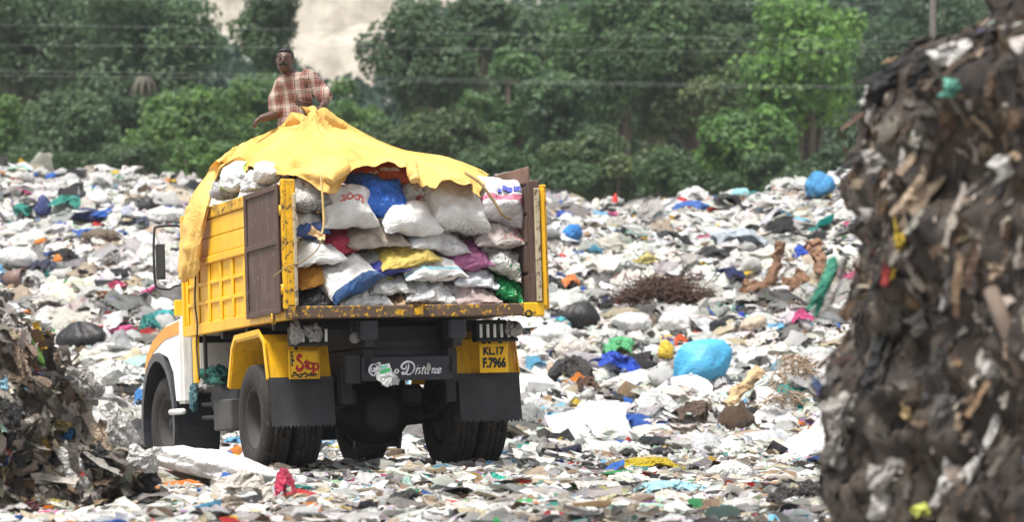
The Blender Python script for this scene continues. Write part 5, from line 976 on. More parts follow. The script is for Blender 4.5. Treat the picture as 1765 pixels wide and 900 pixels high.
# ------------------------------------------------------------------ things one can pick out on the dump
FILM = {k: film('film_' + k, PAL[k], .45, .22 if k in ('white', 'off', 'sky', 'mint') else .1, .22 if k in ('white', 'off') else .3) for k in PAL}
def col_film(c): return FILM[c] if isinstance(c, str) else film('film_%d_%d_%d' % tuple(int(x * 100) for x in c), c, .45, .1, .25)
def smooth_film(c): c = PAL[c] if isinstance(c, str) else c; return film('taut_%d_%d_%d' % tuple(int(x * 100) for x in c), c, .5, .12, .22, .16, wscale=6)
def item(name, cat, label, px, py, w, h, c, kind='bag', seed=0, rot=0.0, dep=None, group=None, n=4, sink=.25, knot=None):
    p = hit(px, py + h * .5); sc = F / p[1]; a = w / 2 / sc; hh = h / 2 / sc; dd = dep if dep else max(.5 * a, min(a, hh * 1.6))
    p = W(px, py, p[1] + dd * .5)
    p[2] = max(p[2], float(terrain(np.array([p[0]]), np.array([p[1]]))[0]) - hh * .2)
    if kind == 'cloth': V, T = wad_fine(seed, 34 if w > 34 else 22); me = mesh_np(name, V * np.array([a * .86, dd * .9, hh * 1.45]), T, True)
    else:
        k2 = 'tied' if (c == 'black' or 'tied' in label or w > 80) and c != 'white' else kind; me = lump_mesh(name, seed, n if w > 30 else 3, k2, a * 1.12, dd, hh * 1.3)
    o = link(name, me, col_film(c) if kind == 'cloth' or k2 != 'tied' else smooth_film(c)); o.location = p; o.rotation_euler = (0, math.radians(rot), random.uniform(-.3, .3)); tag(o, label, cat, group); return o
def sack_item(label, px, py, w, h, m, rot=0, seed=0, dep=.3, tilt=20, name='sack', cat='sack', puff=.5):
    p = hit(px, py + h * .4); sc = F / p[1]; H = h/2/sc; st = math.sin(math.radians(tilt)); dep = min(dep, .8 * H / st); p = W(px, py, p[1] + dep * .4); o = link(name, sack_mesh(name, w/2/sc*1.07, dep, math.sqrt(max(.002, H*H - (dep*st)**2)), seed, puff, 2.2), m); o.location = p; o.rotation_euler = (math.radians(tilt), math.radians(rot), 0); tag(o, label, cat); return o
B = 'plastic_bag'; CL = 'cloth'
LM = [ # name, category, label, px, py, w, h, colour, kind, rot
 (CL, 'cloth', 'green cloth bundle high on the left slope', 118, 352, 62, 32, (.02, .24, .19), 'cloth', 8), (B, 'bag', 'navy blue sack below the green cloth bundle on the left slope', 152, 374, 60, 26, 'navy', 'bag', 6),
 (B, 'bag', 'navy bag standing left of the green cloth bundle', 75, 358, 28, 42, (.05, .07, .22), 'bag', 0), (CL, 'cloth', 'green sheet end sticking out at the far left', 42, 366, 40, 26, (.02, .24, .19), 'cloth', 14),
 (B, 'bag', 'black bag lying against the navy one at the far left', 50, 352, 40, 20, 'black', 'bag', 10), (B, 'bag', 'plump white bag right of the green cloth bundle', 170, 346, 44, 24, 'white', 'bag', 8),
 (B, 'bag', 'black knotted bag above the big white bag on the left slope', 253, 355, 32, 26, 'black', 'bag', 0), (B, 'bag', 'big white bag below the black knotted bag at left', 280, 374, 50, 30, 'white', 'bag', 0),
 (B, 'bag', 'pale grey blue round bag left of the black knotted bag', 220, 368, 28, 24, (.42, .45, .55), 'bag', 0), (B, 'bag', 'black bag half hidden beside the tarpaulin flap', 308, 362, 22, 18, 'black', 'bag', 0),
 (B, 'bag', 'dark slate bag under the black knotted bag', 247, 384, 22, 24, (.05, .06, .10), 'cloth', 0), (CL, 'cloth', 'magenta cloth above the green cloth at the far left', 42, 333, 26, 12, (.5, .03, .22), 'cloth', 0),
 (CL, 'cloth', 'brown grey sack lying in the middle of the left slope', 175, 409, 64, 24, (.15, .11, .08), 'bag', 4), (B, 'bag', 'large white plastic bundle at the left edge', 30, 450, 74, 36, 'white', 'bag', 6),
 (CL, 'cloth', 'dark navy cloth wedge right of the white bundle at the left edge', 76, 464, 46, 36, (.04, .045, .085), 'cloth', 10), (B, 'bag', 'orange plastic bag beside the dark navy cloth wedge', 103, 452, 26, 20, 'orange', 'bag', 0),
 (B, 'bag', 'small orange bag above the dark navy cloth wedge', 70, 418, 26, 14, 'orange', 'bag', 0), (B, 'bag', 'black and grey bag heap in the middle of the left slope', 196, 452, 52, 34, 'mid', 'cloth', 0),
 (CL, 'cloth', 'maroon cloth spread on the left slope', 208, 496, 46, 22, (.33, .02, .07), 'cloth', 4), (CL, 'cloth', 'long pink cloth strip beside the truck mirror', 248, 508, 52, 16, (.55, .05, .20), 'cloth', -28),
 (CL, 'cloth', 'grey white sheet over a dark hollow at left', 82, 524, 66, 30, (.48, .46, .42), 'cloth', 0), (B, 'bag', 'matt black rubbish bag above the left mound', 138, 581, 84, 44, 'black', 'bag', -8),
 (CL, 'cloth', 'teal cloth lying beside the truck front', 262, 565, 40, 46, (.02, .22, .20), 'cloth', -30), (B, 'bag', 'bright teal rag above the truck front', 283, 545, 32, 22, (.04, .34, .36), 'cloth', 0),
 (B, 'bag', 'rusty red bag above the orange bonnet', 291, 556, 26, 22, (.30, .06, .02), 'bag', 0), (CL, 'cloth', 'long white plastic sheet running down to the front wheel', 205, 655, 110, 62, 'white', 'cloth', -24),
 (B, 'bag', 'bright blue bag beside the front wheel arch', 243, 688, 24, 34, (.05, .22, .55), 'cloth', 0), (B, 'bag', 'white bag above the left mound edge', 60, 560, 50, 26, 'white', 'bag', 0),
 (B, 'bag', 'pale grey bag beside the truck bonnet', 190, 605, 60, 24, 'off', 'bag', 0),
 (B, 'bag', 'glossy black rubbish bag in front of the front wheel', 243, 757, 96, 62, 'black', 'bag', 22),
 (B, 'bag', 'sky blue sack on the crest at right', 1414, 322, 50, 44, (.06, .30, .60), 'bag', -20), (CL, 'cloth', 'blue tarpaulin scrap near the right crest', 1190, 357, 50, 22, (.05, .16, .50), 'cloth', 0),
 (B, 'bag', 'black heap of sheeting on the right crest', 1255, 348, 60, 26, 'black', 'cloth', 6), (B, 'bag', 'white mound of film on the right crest', 1195, 337, 60, 30, 'white', 'cloth', 0),
 (B, 'bag', 'pale cyan and yellow bag on the right crest', 1276, 336, 34, 18, (.30, .60, .65), 'bag', 0), (B, 'bag', 'royal blue rag just right of the tailgate', 970, 374, 38, 20, (.02, .07, .42), 'cloth', 0),
 (B, 'bag', 'blue bag with a long tail right of the tailgate', 988, 403, 34, 34, (.03, .22, .60), 'bag', 30), (CL, 'cloth', 'dark olive bush of weeds on the crest at right', 1120, 352, 36, 28, (.10, .09, .08), 'cloth', 0),
 (CL, 'cloth', 'grey blue plastic sheet in the middle of the right slope', 1275, 414, 90, 40, (.42, .47, .52), 'cloth', 6), (B, 'bag', 'black sheeting under the grey blue sheet', 1225, 440, 70, 30, (.035, .035, .04), 'cloth', 0),
 (B, 'bag', 'black bag beside a blue scrap left of the grey blue sheet', 1150, 408, 40, 22, (.03, .03, .04), 'cloth', 0), (B, 'bag', 'dull yellow bag on the right slope', 1116, 450, 36, 20, (.52, .45, .16), 'bag', 0),
 (B, 'bag', 'deep blue bag beside the upright logs', 1382, 439, 32, 36, (.02, .08, .50), 'cloth', 0), (B, 'bag', 'black rubbish bag beside the brushwood heap', 1004, 546, 64, 46, 'black', 'bag', 6),
 (B, 'bag', 'turquoise bag below the black rubbish bag at right', 966, 558, 30, 24, (.10, .50, .55), 'cloth', 24), (B, 'bag', 'orange bag with red net beside the tailgate', 986, 488, 36, 28, (.62, .20, .05), 'cloth', 0),
 (B, 'bag', 'large sky blue tied bag on the lower right slope', 1205, 638, 84, 96, (.07, .37, .62), 'bag', 232), (CL, 'cloth', 'green plastic sheet left of the large sky blue bag', 1064, 602, 58, 44, (.10, .42, .18), 'cloth', -10),
 (CL, 'cloth', 'royal blue cloth below the green sheet', 1070, 638, 84, 46, (.015, .07, .48), 'cloth', 24), (B, 'bag', 'black bags with straps left of the royal blue cloth', 985, 645, 86, 56, (.028, .026, .026), 'cloth', 0),
 (CL, 'cloth', 'dark brown bag under the black straps', 1012, 666, 50, 36, (.10, .05, .03), 'cloth', 0), (B, 'bag', 'yellow bag left of the large sky blue bag', 1147, 607, 28, 34, 'yellow', 'bag', 0),
 (B, 'bag', 'red orange wrapper above the yellow bag', 1174, 591, 26, 26, (.60, .09, .02), 'cloth', 0), (B, 'bag', 'small ultramarine bag right of the brushwood heap', 1278, 547, 16, 18, (.02, .06, .50), 'cloth', 0),
 (B, 'bag', 'magenta net on the slope beside the right bank', 1386, 550, 40, 34, (.45, .05, .17), 'cloth', -20), (B, 'bag', 'tan paper bag above the logs at lower right', 1300, 560, 46, 28, (.60, .47, .36), 'bag', -20),
 (B, 'bag', 'white plastic bag above the green sheet', 1090, 560, 70, 40, 'white', 'bag', 0), (B, 'bag', 'white swollen bag above the large sky blue bag', 1165, 560, 60, 36, 'white', 'bag', 0), (B, 'bag', 'white bag pile right of the number plate', 950, 585, 72, 46, 'white', 'bag', 0), (B, 'bag', 'creamy white bag right of the left bag pile', 985, 605, 56, 46, (.70, .64, .58), 'bag', 0),
 (B, 'bag', 'white bag right of the large sky blue bag', 1300, 620, 66, 44, 'white', 'cloth', 0), (B, 'bag', 'white film drift below the royal blue cloth', 1130, 700, 80, 44, 'white', 'cloth', 0), (B, 'bag', 'white film drift under the large sky blue bag', 1220, 690, 70, 30, 'white', 'cloth', 0),
 (CL, 'cloth', 'dark brown cloth on the lower right slope', 1192, 714, 74, 44, (.09, .055, .04), 'cloth', 0), (B, 'bag', 'dull brown sack lying by the right bank foot', 1312, 756, 98, 26, (.30, .22, .16), 'bag', 4),
 (CL, 'cloth', 'olive yellow cloth spread on the ground', 1126, 804, 140, 28, (.42, .31, .01), 'cloth', 4), (B, 'bag', 'pale blue plastic bag on the ground right of the green bottle', 1165, 846, 130, 32, (.35, .62, .70), 'cloth', 4),
 (B, 'bag', 'white bundle right of the olive yellow cloth', 1263, 814, 82, 32, 'white', 'bag', 0), (B, 'bag', 'black net heap at the foot of the right bank', 1372, 858, 100, 44, (.025, .023, .024), 'cloth', -8),
 (B, 'bag', 'small black bag left of the olive yellow cloth', 1037, 808, 30, 16, 'black', 'bag', 0), (B, 'bag', 'black bag above the olive yellow cloth', 1082, 783, 40, 20, 'black', 'cloth', 0), (B, 'bag', 'black crumpled bag behind the olive yellow cloth', 1140, 782, 42, 20, 'black', 'cloth', 0),
 (B, 'bag', 'teal plastic bag beside the green bottle', 848, 826, 44, 18, (.03, .36, .28), 'cloth', 0), (B, 'bag', 'pale aqua bag below the teal one', 858, 842, 34, 18, (.40, .60, .64), 'cloth', 0),
 (CL, 'cloth', 'black rag on the ground below the truck', 692, 862, 66, 30, 'black', 'cloth', -10), (B, 'bag', 'small bright green plastic ball of film', 802, 871, 22, 12, (.18, .60, .10), 'bag', 0),
 (CL, 'cloth', 'crimson cloth beside the large white sack in front', 496, 841, 40, 62, (.42, .02, .07), 'cloth', -14), (CL, 'cloth', 'dirty grey white tarpaulin bundle in front of the white sack', 420, 845, 130, 70, (.56, .52, .46), 'cloth', 10),
 (B, 'bag', 'black sheet at the lower edge in front', 432, 893, 60, 20, 'black', 'cloth', 0), (B, 'bag', 'bright blue rag at the lower edge in front', 345, 893, 34, 14, (.03, .18, .55), 'cloth', 0),
 (B, 'bag', 'teal blue bag at the lower right edge', 1258, 892, 40, 20, (.04, .24, .32), 'cloth', 0), (CL, 'cloth', 'grey brown cloth beside the teal blue bag at the lower edge', 1215, 893, 60, 18, (.30, .26, .21), 'cloth', 0), (CL, 'cloth', 'beige folded cloth right of the pale blue bag', 1262, 848, 66, 24, (.48, .41, .33), 'cloth', -10),
 (CL, 'cloth', 'beige bundle at the lower edge below the pale blue bag', 1128, 884, 60, 22, (.50, .42, .33), 'cloth', 0), (CL, 'cloth', 'straw coloured mat on the ground left of the pale blue bag', 1060, 863, 80, 18, (.42, .38, .24), 'cloth', -5), (CL, 'cloth', 'slate blue sheet left of the straw mat', 985, 862, 80, 14, (.22, .29, .38), 'cloth', 0),
 (B, 'bag', 'cream white plastic sheet behind the right rear wheels', 768, 788, 70, 30, 'off', 'cloth', 0), (B, 'bag', 'white film bundle under the truck behind the axle', 478, 778, 60, 22, 'white', 'cloth', 0), (B, 'bag', 'lilac film on the ground below the pale blue bag', 1143, 866, 40, 12, (.45, .30, .55), 'cloth', 0),
 (B, 'bag', 'dark blue bag at the foot of the right bank', 1408, 797, 30, 24, (.02, .08, .28), 'cloth', 0), (B, 'bag', 'yellow wrapper above the white sack at the right bank', 1404, 722, 36, 18, (.70, .56, .12), 'cloth', 0), (CL, 'cloth', 'black rag beside the dark blue bag', 1385, 806, 44, 20, (.05, .04, .035), 'cloth', 0)]
for i, (nm, ca, lb, px, py, w, h, c, kd, rt) in enumerate(LM): item(nm, ca, lb, px, py, w, h, c, kd, i * 6 + (4 if i % 4 == 1 and w < 60 else 3), rt)
WSK = sack_mat('sack_ground_white', col=(.78, .78, .77), dirt=.25, weave=True)
o = item('sack', 'sack', 'large white sack with a faint red stripe in front of the left rear wheel', 378, 812, 225, 56, 'white', 'bag', 45, 13, .4); o.data.materials.clear(); o.data.materials.append(sack_mat('sack_front', col=(.80, .79, .78), dirt=.2, band=(-.10, -.08), bcol=(.62, .40, .38), wr=.6))
sack_item('big white woven sack lying on the slope right of the truck', 1015, 732, 140, 72, sack_mat('sack_striped', col=(.80, .80, .79), dirt=.3, band=(-.12, -.09), bcol=(.45, .70, .72)), -8, 9, .42, 25)
sack_item('white sack leaning against the foot of the right bank', 1388, 770, 92, 54, WSK, -24, 13, .3, 25)
sack_item('striped bag of rubbish behind the brushwood heap', 1135, 474, 62, 26, sack_mat('sack_stripy', col=(.62, .58, .48), dirt=.4, band=(-.1, -.02), bcol=(.5, .3, .08)), 0, 17, .25, 20)
# white foam boxes
FOAM = plain('foam_white', (.80, .80, .79), .7, .06, 6, bump=.1)
def foam(label, px, py, w, h, rz, ry, d):
    p = hit(px, py + h * .4); sc = F / p[1]; bm = bmesh.new(); a, c = w/2/sc, h/2/sc; bm_box(bm, -a, a, -d, d, -c, c, .012)
    f = max(bm.faces, key=lambda f: f.calc_center_median().z); r = bmesh.ops.inset_individual(bm, faces=[f], thickness=.02); bmesh.ops.translate(bm, verts=f.verts, vec=(0, 0, -.06)); o = from_bm('foam_box', bm, FOAM); o.location = W(px, py, p[1] + d); o.rotation_euler = (.35, ry, rz); tag(o, label, 'box')
foam('white foam box on the slope right of the mud flap', 922, 672, 52, 44, .4, .1, .14); foam('tilted white foam box lid right of the other foam box', 962, 690, 48, 26, -.3, .3, .16)
# logs and brushwood
WOOD = plain('split_wood', (.15, .08, .045), .85, .4, 7, bump=.7, bscale=14); PALEWOOD = plain('pale_wood', (.42, .29, .16), .85, .35, 7, bump=.7, bscale=14); DKWOOD = plain('bark_wood', (.20, .11, .07), .9, .4, 7, bump=.7, bscale=14)
def log(label, p0, p1, w, m, seed=0, dy=.3):
    h0 = hit(*p1 if p1[1] > p0[1] else p0); sc = F / h0[1]; a, b = W(*p0, h0[1] + dy), W(*p1, h0[1]); P = spline([a, (a + b) / 2 + .03, b], 20); V, T = tube_np(P, np.linspace(.6, 1.0, 20) * w / 2 / sc, 14); V = V + (.5 * w / 2 / sc) * (np.stack([noise(V, 7, seed), noise(V, 7, seed+1), noise(V, 7, seed+2)], -1) + .6 * np.stack([noise(V, 19, seed), noise(V, 19, seed+1), noise(V, 19, seed+2)], -1))
    o = link('log', mesh_np('log', V - b, T, False), m); o.location = b; tag(o, label, 'log')
log('slanting orange brown split log on the right slope', (1346, 416), (1322, 500), 22, WOOD, 1); log('thick brown tree stump beside the right bank', (1398, 420), (1425, 492), 38, DKWOOD, 4); log('short chunk of wood below the slanting log', (1280, 492), (1305, 514), 34, WOOD, 8); log('wood chunk between the two big logs', (1350, 484), (1376, 506), 30, WOOD, 12)
log('pale broken log lying below the large sky blue bag', (1308, 640), (1250, 705), 30, PALEWOOD, 16); log('reddish wood block beside the tree stump', (1372, 470), (1395, 496), 26, WOOD, 20); log('stub of pale wood on top of the broken log', (1316, 645), (1285, 662), 16, PALEWOOD, 24)
TWIG = plain('twig', (.075, .042, .030), .9, .4, 10, bump=0); TWIG2 = plain('dry_twig', (.26, .19, .13), .9, .4, 10, bump=0)
def brush(label, px, py, w, h, n, m, seed, name='brushwood', r=.008):
    p = hit(px, py + h * .45); sc = F / p[1]; A, Hh = w / 2 / sc, h / sc; rng = np.random.default_rng(seed); vs, ts, k = [], [], 0
    for i in range(n):
        u = rng.uniform(-1, 1); a = np.array([u * A, rng.uniform(-.35, .35), rng.uniform(-.05, 1) * Hh * (1 - .75 * u * u)]); d = rng.normal(0, 1, 3) * np.array([1, .8, .35]); d /= np.linalg.norm(d); L_ = rng.uniform(.2, .5) * min(1.0, A * 1.5)
        V, T = tube_np(spline([a - d * L_, a + rng.normal(0, .05, 3), a + d * L_ + np.array([0, 0, -.08])], 5), [r, r, r*.9, r*.7, r*.4], 4); vs.append(V); ts.append(T + k); k += len(V)
    o = link(name, mesh_np(name, np.vstack(vs), np.vstack(ts)), m); b = W(px, py + h * .5, p[1] + .15); o.location = b; tag(o, label, 'brushwood')
brush('big heap of dark brown brushwood on the right slope', 1140, 512, 150, 62, 900, TWIG, 3); brush('small tangle of twigs on top of the brushwood heap', 1195, 480, 60, 24, 90, TWIG, 5)
brush('tangle of dry brown roots beside the right bank', 1372, 640, 70, 60, 160, TWIG2, 6); brush('loose dry twigs on the ground under the truck', 660, 778, 70, 20, 14, TWIG2, 8, r=.006); brush('flat tangle of grass and twigs at the right bank foot', 1350, 690, 90, 36, 170, TWIG2, 9)
# green bottle on the ground
p = hit(905, 838); bo = empty('drink_bottle', W(905, 832, p[1])); tag(bo, 'green plastic drink bottle lying on the ground', 'bottle'); sc = F / p[1]; l = 66 / sc
V, Q = lathe_np([(0, -.5), (.12, -.5), (.14, -.46), (.14, -.1), (.125, -.06), (.14, .0), (.14, .22), (.06, .40), (.05, .44)], 16); link('bottle_body', mesh_np('bottle_body', V * l, Q, True), plain('green_plastic', (.06, .50, .16), .25, .1, 5, bump=.1), bo); V, Q = lathe_np([(.055, .44), (.06, .45), (.06, .50), (0, .50)], 14); link('cap', mesh_np('cap', V * l, Q, True), plain('bottle_cap', (.03, .10, .16), .4), bo); V, Q = lathe_np([(.1415, .03), (.1415, .12)], 16); link('bottle_label', mesh_np('bottle_label', V * l, Q, True), plain('bottle_label', (.10, .22, .22), .5), bo); bo.rotation_euler = (0, .05, .25)
# a brown bucket and a red bottle on the slope
p = hit(28, 492); V, Q = lathe_np([(0, -.5), (.42, -.5), (.5, .5), (.46, .5), (.39, -.44), (0, -.44)], 18); o = link('bucket', mesh_np('bucket', V * .3, Q, True), plain('brown_plastic', (.16, .10, .085), .6)); o.location = p + np.array([0, 0, .1]); o.rotation_euler = (0, -.1, -.4); tag(o, 'brown plastic bucket lying at the left edge', 'bucket')
p = hit(1060, 350); V, Q = lathe_np([(0, -.5), (.2, -.5), (.22, -.4), (.22, .15), (.09, .38), (.09, .5), (0, .5)], 12); o = link('bottle', mesh_np('bottle', V * .26, Q, True), plain('red_plastic', (.55, .03, .03), .4)); o.location = p + np.array([0, 0, .12]); o.rotation_euler = (0, -1.5, 0); tag(o, 'red plastic bottle standing on the right crest', 'bottle')
o = tube('cable', spline([hit(x, y) + np.array([0, 0, .04]) for x, y in ((275, 848), (320, 852), (360, 868), (390, 888), (405, 899))], 30), .011, BROPE); tag(o, 'thin dark cable lying in front of the large white sack', 'cable')
# ------------------------------------------------------------------ rags on the two near banks
def raycast_bank(Bk, px, py):
    V, T, ob = Bk; o = np.array([0, 0, EYE]); d = np.array([(px - CX) / F, 1, (HOR - py) / F]); a, b, c = V[T[:, 0]], V[T[:, 1]], V[T[:, 2]]; e1, e2 = b - a, c - a; h = np.cross(d, e2); det = np.einsum('ij,ij->i', e1, h); det = np.where(np.abs(det) < 1e-12, 1e-12, det); s = o - a; u = np.einsum('ij,ij->i', s, h) / det; q = np.cross(s, e1); v = q @ d / det; t = np.einsum('ij,ij->i', e2, q) / det
    k = (u >= 0) & (v >= 0) & (u + v <= 1) & (t > 1); return t[k].min() if k.any() else None
def drape(Bk, label, px, py, w, h, c, rot=0.0, seed=0, kind='cloth', thick=.05, name='rag', cat='rag', yd=14.4):
    t = raycast_bank(Bk, px, py) or yd; sc = F / t; V, T = wad_fine(seed, 22, .30); V = np.stack([V[:, 0] * w/2/sc, -V[:, 2] * thick * 1.2, V[:, 1] * h/2/sc * 1.05], -1); o = link(name, mesh_np(name, V, T, True), c if not isinstance(c, (str, tuple)) else col_film(c)); o.location = W(px, py, t + thick * .2); o.rotation_euler = (0, math.radians(rot), .3); tag(o, label, cat); return o
soil = lambda n, c: film('soiled_' + n, c, .7, .05, .55, .6, (.06, .045, .035))
SW, SG, SB, ST = soil('white', (.60, .58, .56)), soil('grey', (.34, .32, .30)), soil('black', (.02, .02, .021)), soil('tan', (.36, .27, .19))
for i, (lb, px, py, w, h, c, rt) in enumerate([
 ('pale translucent bag near the top of the right bank', 1660, 98, 86, 36, SW, -8), ('black plastic sheet hanging at the upper corner of the right bank', 1545, 128, 130, 46, SB, -28), ('black sheet fold sagging below the upper corner of the right bank', 1600, 125, 50, 60, SB, 10), ('teal rag below the pale bag on the right bank', 1644, 151, 46, 24, soil('teal', (.12, .36, .28)), 8),
 ('white rag at the right edge of the right bank', 1742, 281, 60, 28, SW, -22), ('white scrap at the upper left corner of the right bank', 1502, 160, 20, 34, SW, 25), ('crumpled white cloth below the black sheet on the right bank', 1514, 187, 40, 30, SW, 0), ('grey white cloth roll in the upper right bank', 1600, 184, 44, 30, SG, 0),
 ('grey plastic loop half way up the right bank', 1520, 290, 64, 34, SG, 8), ('small white flap beside the grey loop on the right bank', 1560, 272, 20, 36, SW, 6), ('long tan rag hanging down the middle of the right bank', 1590, 310, 26, 100, ST, 32), ('white card sticking out at the left edge of the right bank', 1515, 372, 50, 16, SW, 6),
 ('mustard rag on the right bank', 1552, 428, 20, 66, soil('mustard', (.45, .32, .02)), 6), ('small red rag beside the mustard rag', 1530, 468, 14, 40, soil('red', (.35, .04, .04)), 10), ('pink scrap at the left edge of the right bank', 1503, 424, 16, 26, soil('pink', (.45, .15, .18)), 0), ('pale brown stone in the right bank', 1722, 468, 36, 22, ST, 0),
 ('grey brown cloth at mid height of the right bank', 1600, 545, 70, 26, SG, -35), ('pale scrap at mid height of the right bank', 1632, 520, 22, 18, SW, 0), ('white pointed scrap right of the middle of the right bank', 1712, 632, 40, 22, SW, -30), ('dark sheet hanging at the left edge of the right bank', 1512, 650, 40, 90, SB, 10), ('tan pouch in the lower right bank', 1570, 700, 34, 30, soil('ochre', (.50, .36, .18)), 0),
 ('grey white cloth at the lower left edge of the right bank', 1462, 710, 60, 46, SG, -30), ('smooth grey sheet in the middle of the right bank', 1640, 690, 60, 90, soil('slate', (.11, .10, .095)), 10), ('long white strip low on the right bank', 1700, 770, 22, 100, SW, 32), ('long tan plank low on the right bank', 1722, 745, 14, 130, ST, 34), ('grey rag bundle low on the right bank', 1540, 820, 66, 50, SG, -20), ('white rag low in the middle of the right bank', 1640, 830, 40, 70, SW, 20), ('dirty white bag at the lower edge of the right bank', 1540, 860, 56, 60, SW, 10),
 ('chartreuse plastic piece at the lower edge of the right bank', 1590, 888, 34, 26, soil('chartreuse', (.55, .60, .12)), -20), ('grey sack at the lower left of the right bank', 1450, 760, 50, 60, SG, 0)]):
    drape(RB, lb, px, py, w * 1.2, h * 1.25, c, rt, i * 3 + 1)
drape(RB, 'green net strip hanging at the left edge of the right bank', 1424, 492, 24, 86, (.03, .26, .17), 26, 5, yd=14.8); drape(RB, 'pale root hanging beside the green net strip', 1440, 490, 12, 110, SG, 22, 8, yd=14.7)
t = raycast_bank(RB, 1735, 560) or 13.5; o = tube('stick', [W(1708, 500, t), W(1735, 570, t - .1), W(1765, 650, t - .1)], .035, plain('dark_stick', (.12, .09, .07), .9)); tag(o, 'dark wooden stick slanting across the right bank', 'stick')
for i, (lb, px, py, w, h, c, rt) in enumerate([
 ('bright blue rag in the middle of the left mound', 106, 762, 40, 38, soil('blue', (.03, .20, .50)), 12), ('long tan cloth strip hanging down the left mound', 190, 790, 24, 110, ST, -22), ('tan crumpled bag at the top of the long tan strip', 176, 755, 30, 60, ST, -8), ('white rag hanging low on the left mound', 132, 822, 36, 84, SW, -14), ('black sheet low on the left mound', 172, 808, 44, 56, SB, -26), ('black plastic sheet at the left edge of the left mound', 22, 740, 44, 110, SB, -12), ('large black sheet low at the left edge', 45, 815, 70, 90, SB, -20),
 ('red rag at the left edge of the left mound', 14, 778, 30, 22, soil('red', (.35, .04, .04)), 20), ('pale blue strip at the left edge of the left mound', 12, 672, 22, 36, soil('paleblue', (.25, .45, .58)), -24), ('olive rag above the bright blue rag', 92, 730, 54, 18, soil('olive', (.30, .23, .07)), 14), ('yellow green rag low on the left mound', 108, 873, 36, 18, soil('yelgreen', (.42, .36, .08)), 6), ('dark maroon cloth low on the left mound', 68, 882, 50, 30, soil('maroon', (.10, .02, .03)), 0),
 ('grey sheet on the shoulder of the left mound', 150, 665, 40, 60, SG, -30), ('pale bag on the right flank of the left mound', 205, 735, 40, 70, SW, -26), ('tan strip hanging from the top of the left mound', 48, 650, 18, 110, ST, -20), ('grey white strip beside the top of the left mound', 22, 580, 22, 80, SG, -28), ('brown cloth at the shoulder of the left mound', 100, 670, 30, 100, soil('umber', (.16, .11, .075)), -10), ('black bag at the foot of the left mound', 236, 830, 60, 50, SB, 20), ('grey white bag low on the flank of the left mound', 150, 760, 40, 40, SG, 0), ('dirty white bag at the left mound foot', 245, 790, 50, 40, SW, 10), ('small orange scrap on the left mound', 74, 812, 14, 18, soil('orange', (.60, .16, .04)), -30)]):
    drape(LB, lb, px, py, w, h, c, rt, i * 3 + 2, yd=21.5)
# green palm leaf on the left mound
PALM = plain('palm_leaf_green', (.16, .34, .06), .5, .25, 8); t = raycast_bank(LB, 72, 625) or 21.5
P = spline([W(48, 574, t - .05), W(62, 605, t - .12), W(76, 640, t - .12), W(83, 692, t - .08)], 16); wv = np.array([.004 + .028 * math.sin(math.pi * (i / 15) ** .8) for i in range(16)])[:, None]; V = np.vstack([P - [1, 0, 0] * wv, P + [0, -.012, 0], P + [1, 0, 0] * wv]); T = []
for j in range(15): T += [[j, j+1, 16+j+1], [j, 16+j+1, 16+j], [16+j, 16+j+1, 32+j+1], [16+j, 32+j+1, 32+j]]
tag(link('palm_leaf', mesh_np('palm_leaf', V, np.array(T), True), PALM), 'green palm leaf hanging down the left mound', 'leaf')
# ------------------------------------------------------------------ the largest of the countless bags on the slope, one by one
USED = set()
REF = [(118, 352, 'green cloth bundle'), (175, 409, 'brown grey sack'), (76, 464, 'dark navy cloth wedge'), (208, 496, 'maroon cloth'), (138, 581, 'matt black rubbish bag'), (262, 565, 'teal cloth'), (205, 655, 'long white sheet'), (280, 374, 'big white bag at left'), (20, 320, 'far left crest'), (230, 305, 'left crest'), (30, 530, 'left mound top'),
       (1414, 322, 'sky blue sack on the crest'), (1190, 357, 'blue tarpaulin scrap'), (970, 374, 'royal blue rag by the tailgate'), (1275, 414, 'grey blue sheet'), (1116, 450, 'dull yellow bag'), (1140, 512, 'brushwood heap'), (1004, 546, 'black bag by the brushwood'), (1340, 460, 'slanting split log'), (1205, 632, 'large sky blue bag'), (1064, 602, 'green plastic sheet'), (985, 645, 'black strapped bags'), (1015, 732, 'big woven sack'), (1280, 670, 'pale broken log'), (1372, 640, 'root tangle'), (1060, 345, 'red bottle'), (1386, 550, 'magenta net')]
def bag_shape(i):
    if i % 3 == 0: return lump_mesh('bag_shape', 300 + i * 3, 3, 'bag', 1, .85, .75)
    V, T = wad_fine(300 + i * 3, 18); return mesh_np('bag_shape', V * np.array([.85, .8, .95]), T, True)
BAGS = [bag_shape(i) for i in range(12)]
for me in BAGS: me.materials.append(FILM['white'])
cn = list(SLOPE_W); cw = np.array([SLOPE_W[k] for k in cn]); nb = 300; bx, by = sample_field(nb, 36, 60); names = {'off': 'off white', 'mid': 'dark grey', 'sky': 'pale blue', 'mint': 'mint green', 'tan': 'tan'}
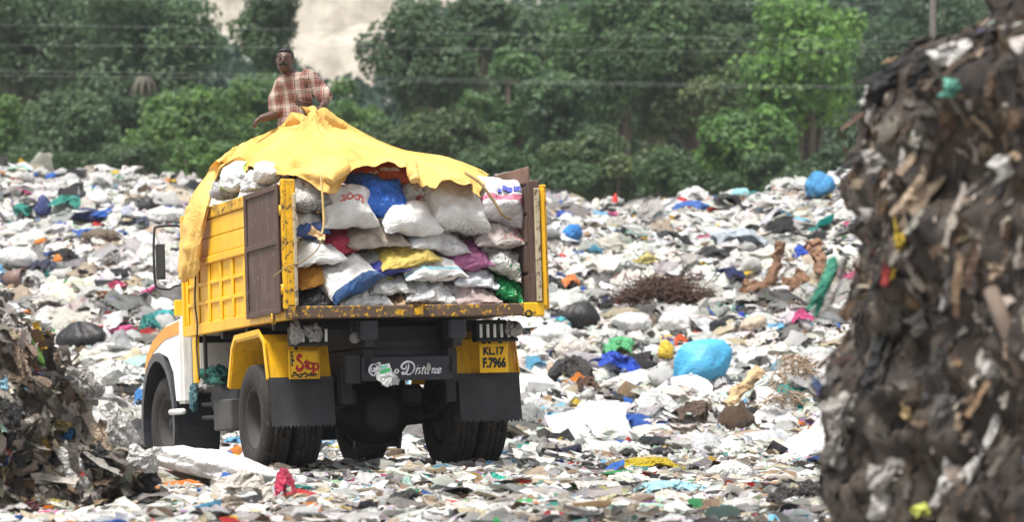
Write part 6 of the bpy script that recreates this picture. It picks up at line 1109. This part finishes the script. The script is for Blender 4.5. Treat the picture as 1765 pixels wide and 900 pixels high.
pick = RNG.choice(len(cn), nb, p=cw / cw.sum())
for i in range(nb):
    px = CX + F * bx[i] / by[i]; c = cn[pick[i]]
    if (px > 1440) or (420 < px < 900): continue
    s = RNG.uniform(.13, .28); o = link('plastic_bag', BAGS[i % 12]); o.material_slots[0].link = 'OBJECT'; o.material_slots[0].material = FILM[c]
    o.location = (bx[i], by[i], float(terrain(bx[i:i+1], by[i:i+1])[0]) + s * .35); o.scale = (s * RNG.uniform(.9, 1.4), s, s * RNG.uniform(.7, 1.1)); o.rotation_euler = (RNG.normal(0, .25), RNG.normal(0, .25), RNG.uniform(0, 6.28))
    q = (px, HOR - F * (o.location.z - EYE) / by[i]); j = min(range(len(REF)), key=lambda k: (REF[k][0] - q[0]) ** 2 + (REF[k][1] - q[1]) ** 2); rx_, ry_, nm_ = REF[j]; dx, dy = q[0] - rx_, (q[1] - ry_) * 1.5
    way = ('right of' if dx > 0 else 'left of') if abs(dx) > abs(dy) else ('below' if dy > 0 else 'above'); far = 'just' if math.hypot(dx, dy) < 45 else ('close' if math.hypot(dx, dy) < 90 else 'far')
    sz = 'big' if s > .23 else ('mid sized' if s > .18 else 'small'); shp = 'long' if o.scale[0] / s > 1.25 else ('flattened' if o.scale[2] / s < .85 else ('upright' if o.scale[2] / s > 1.0 else 'crumpled')); lb = '%s %s %s bag %s %s the %s' % (sz, names.get(c, c), shp, far, way, nm_)
    if lb in USED: C.objects.unlink(o); bpy.data.objects.remove(o); continue
    USED.add(lb); tag(o, lb, 'bag', 'bags scattered over the dump slope')
# ------------------------------------------------------------------ hazy air
t = NT('haze_air'); t.t.nodes.remove(t.p); pv = t.n('VolumePrincipled'); pv.inputs['Color'].default_value = (.86, .92, .96, 1); pv.inputs['Density'].default_value = .00035; pv.inputs['Anisotropy'].default_value = .2; t.l(pv.outputs[0], t.out.inputs['Volume'])
tag(box('haze', -1000, 1000, -250, 1600, -2, 60, t.m, None, 0), 'thin pale haze over the whole dump', 'haze', kind='stuff')
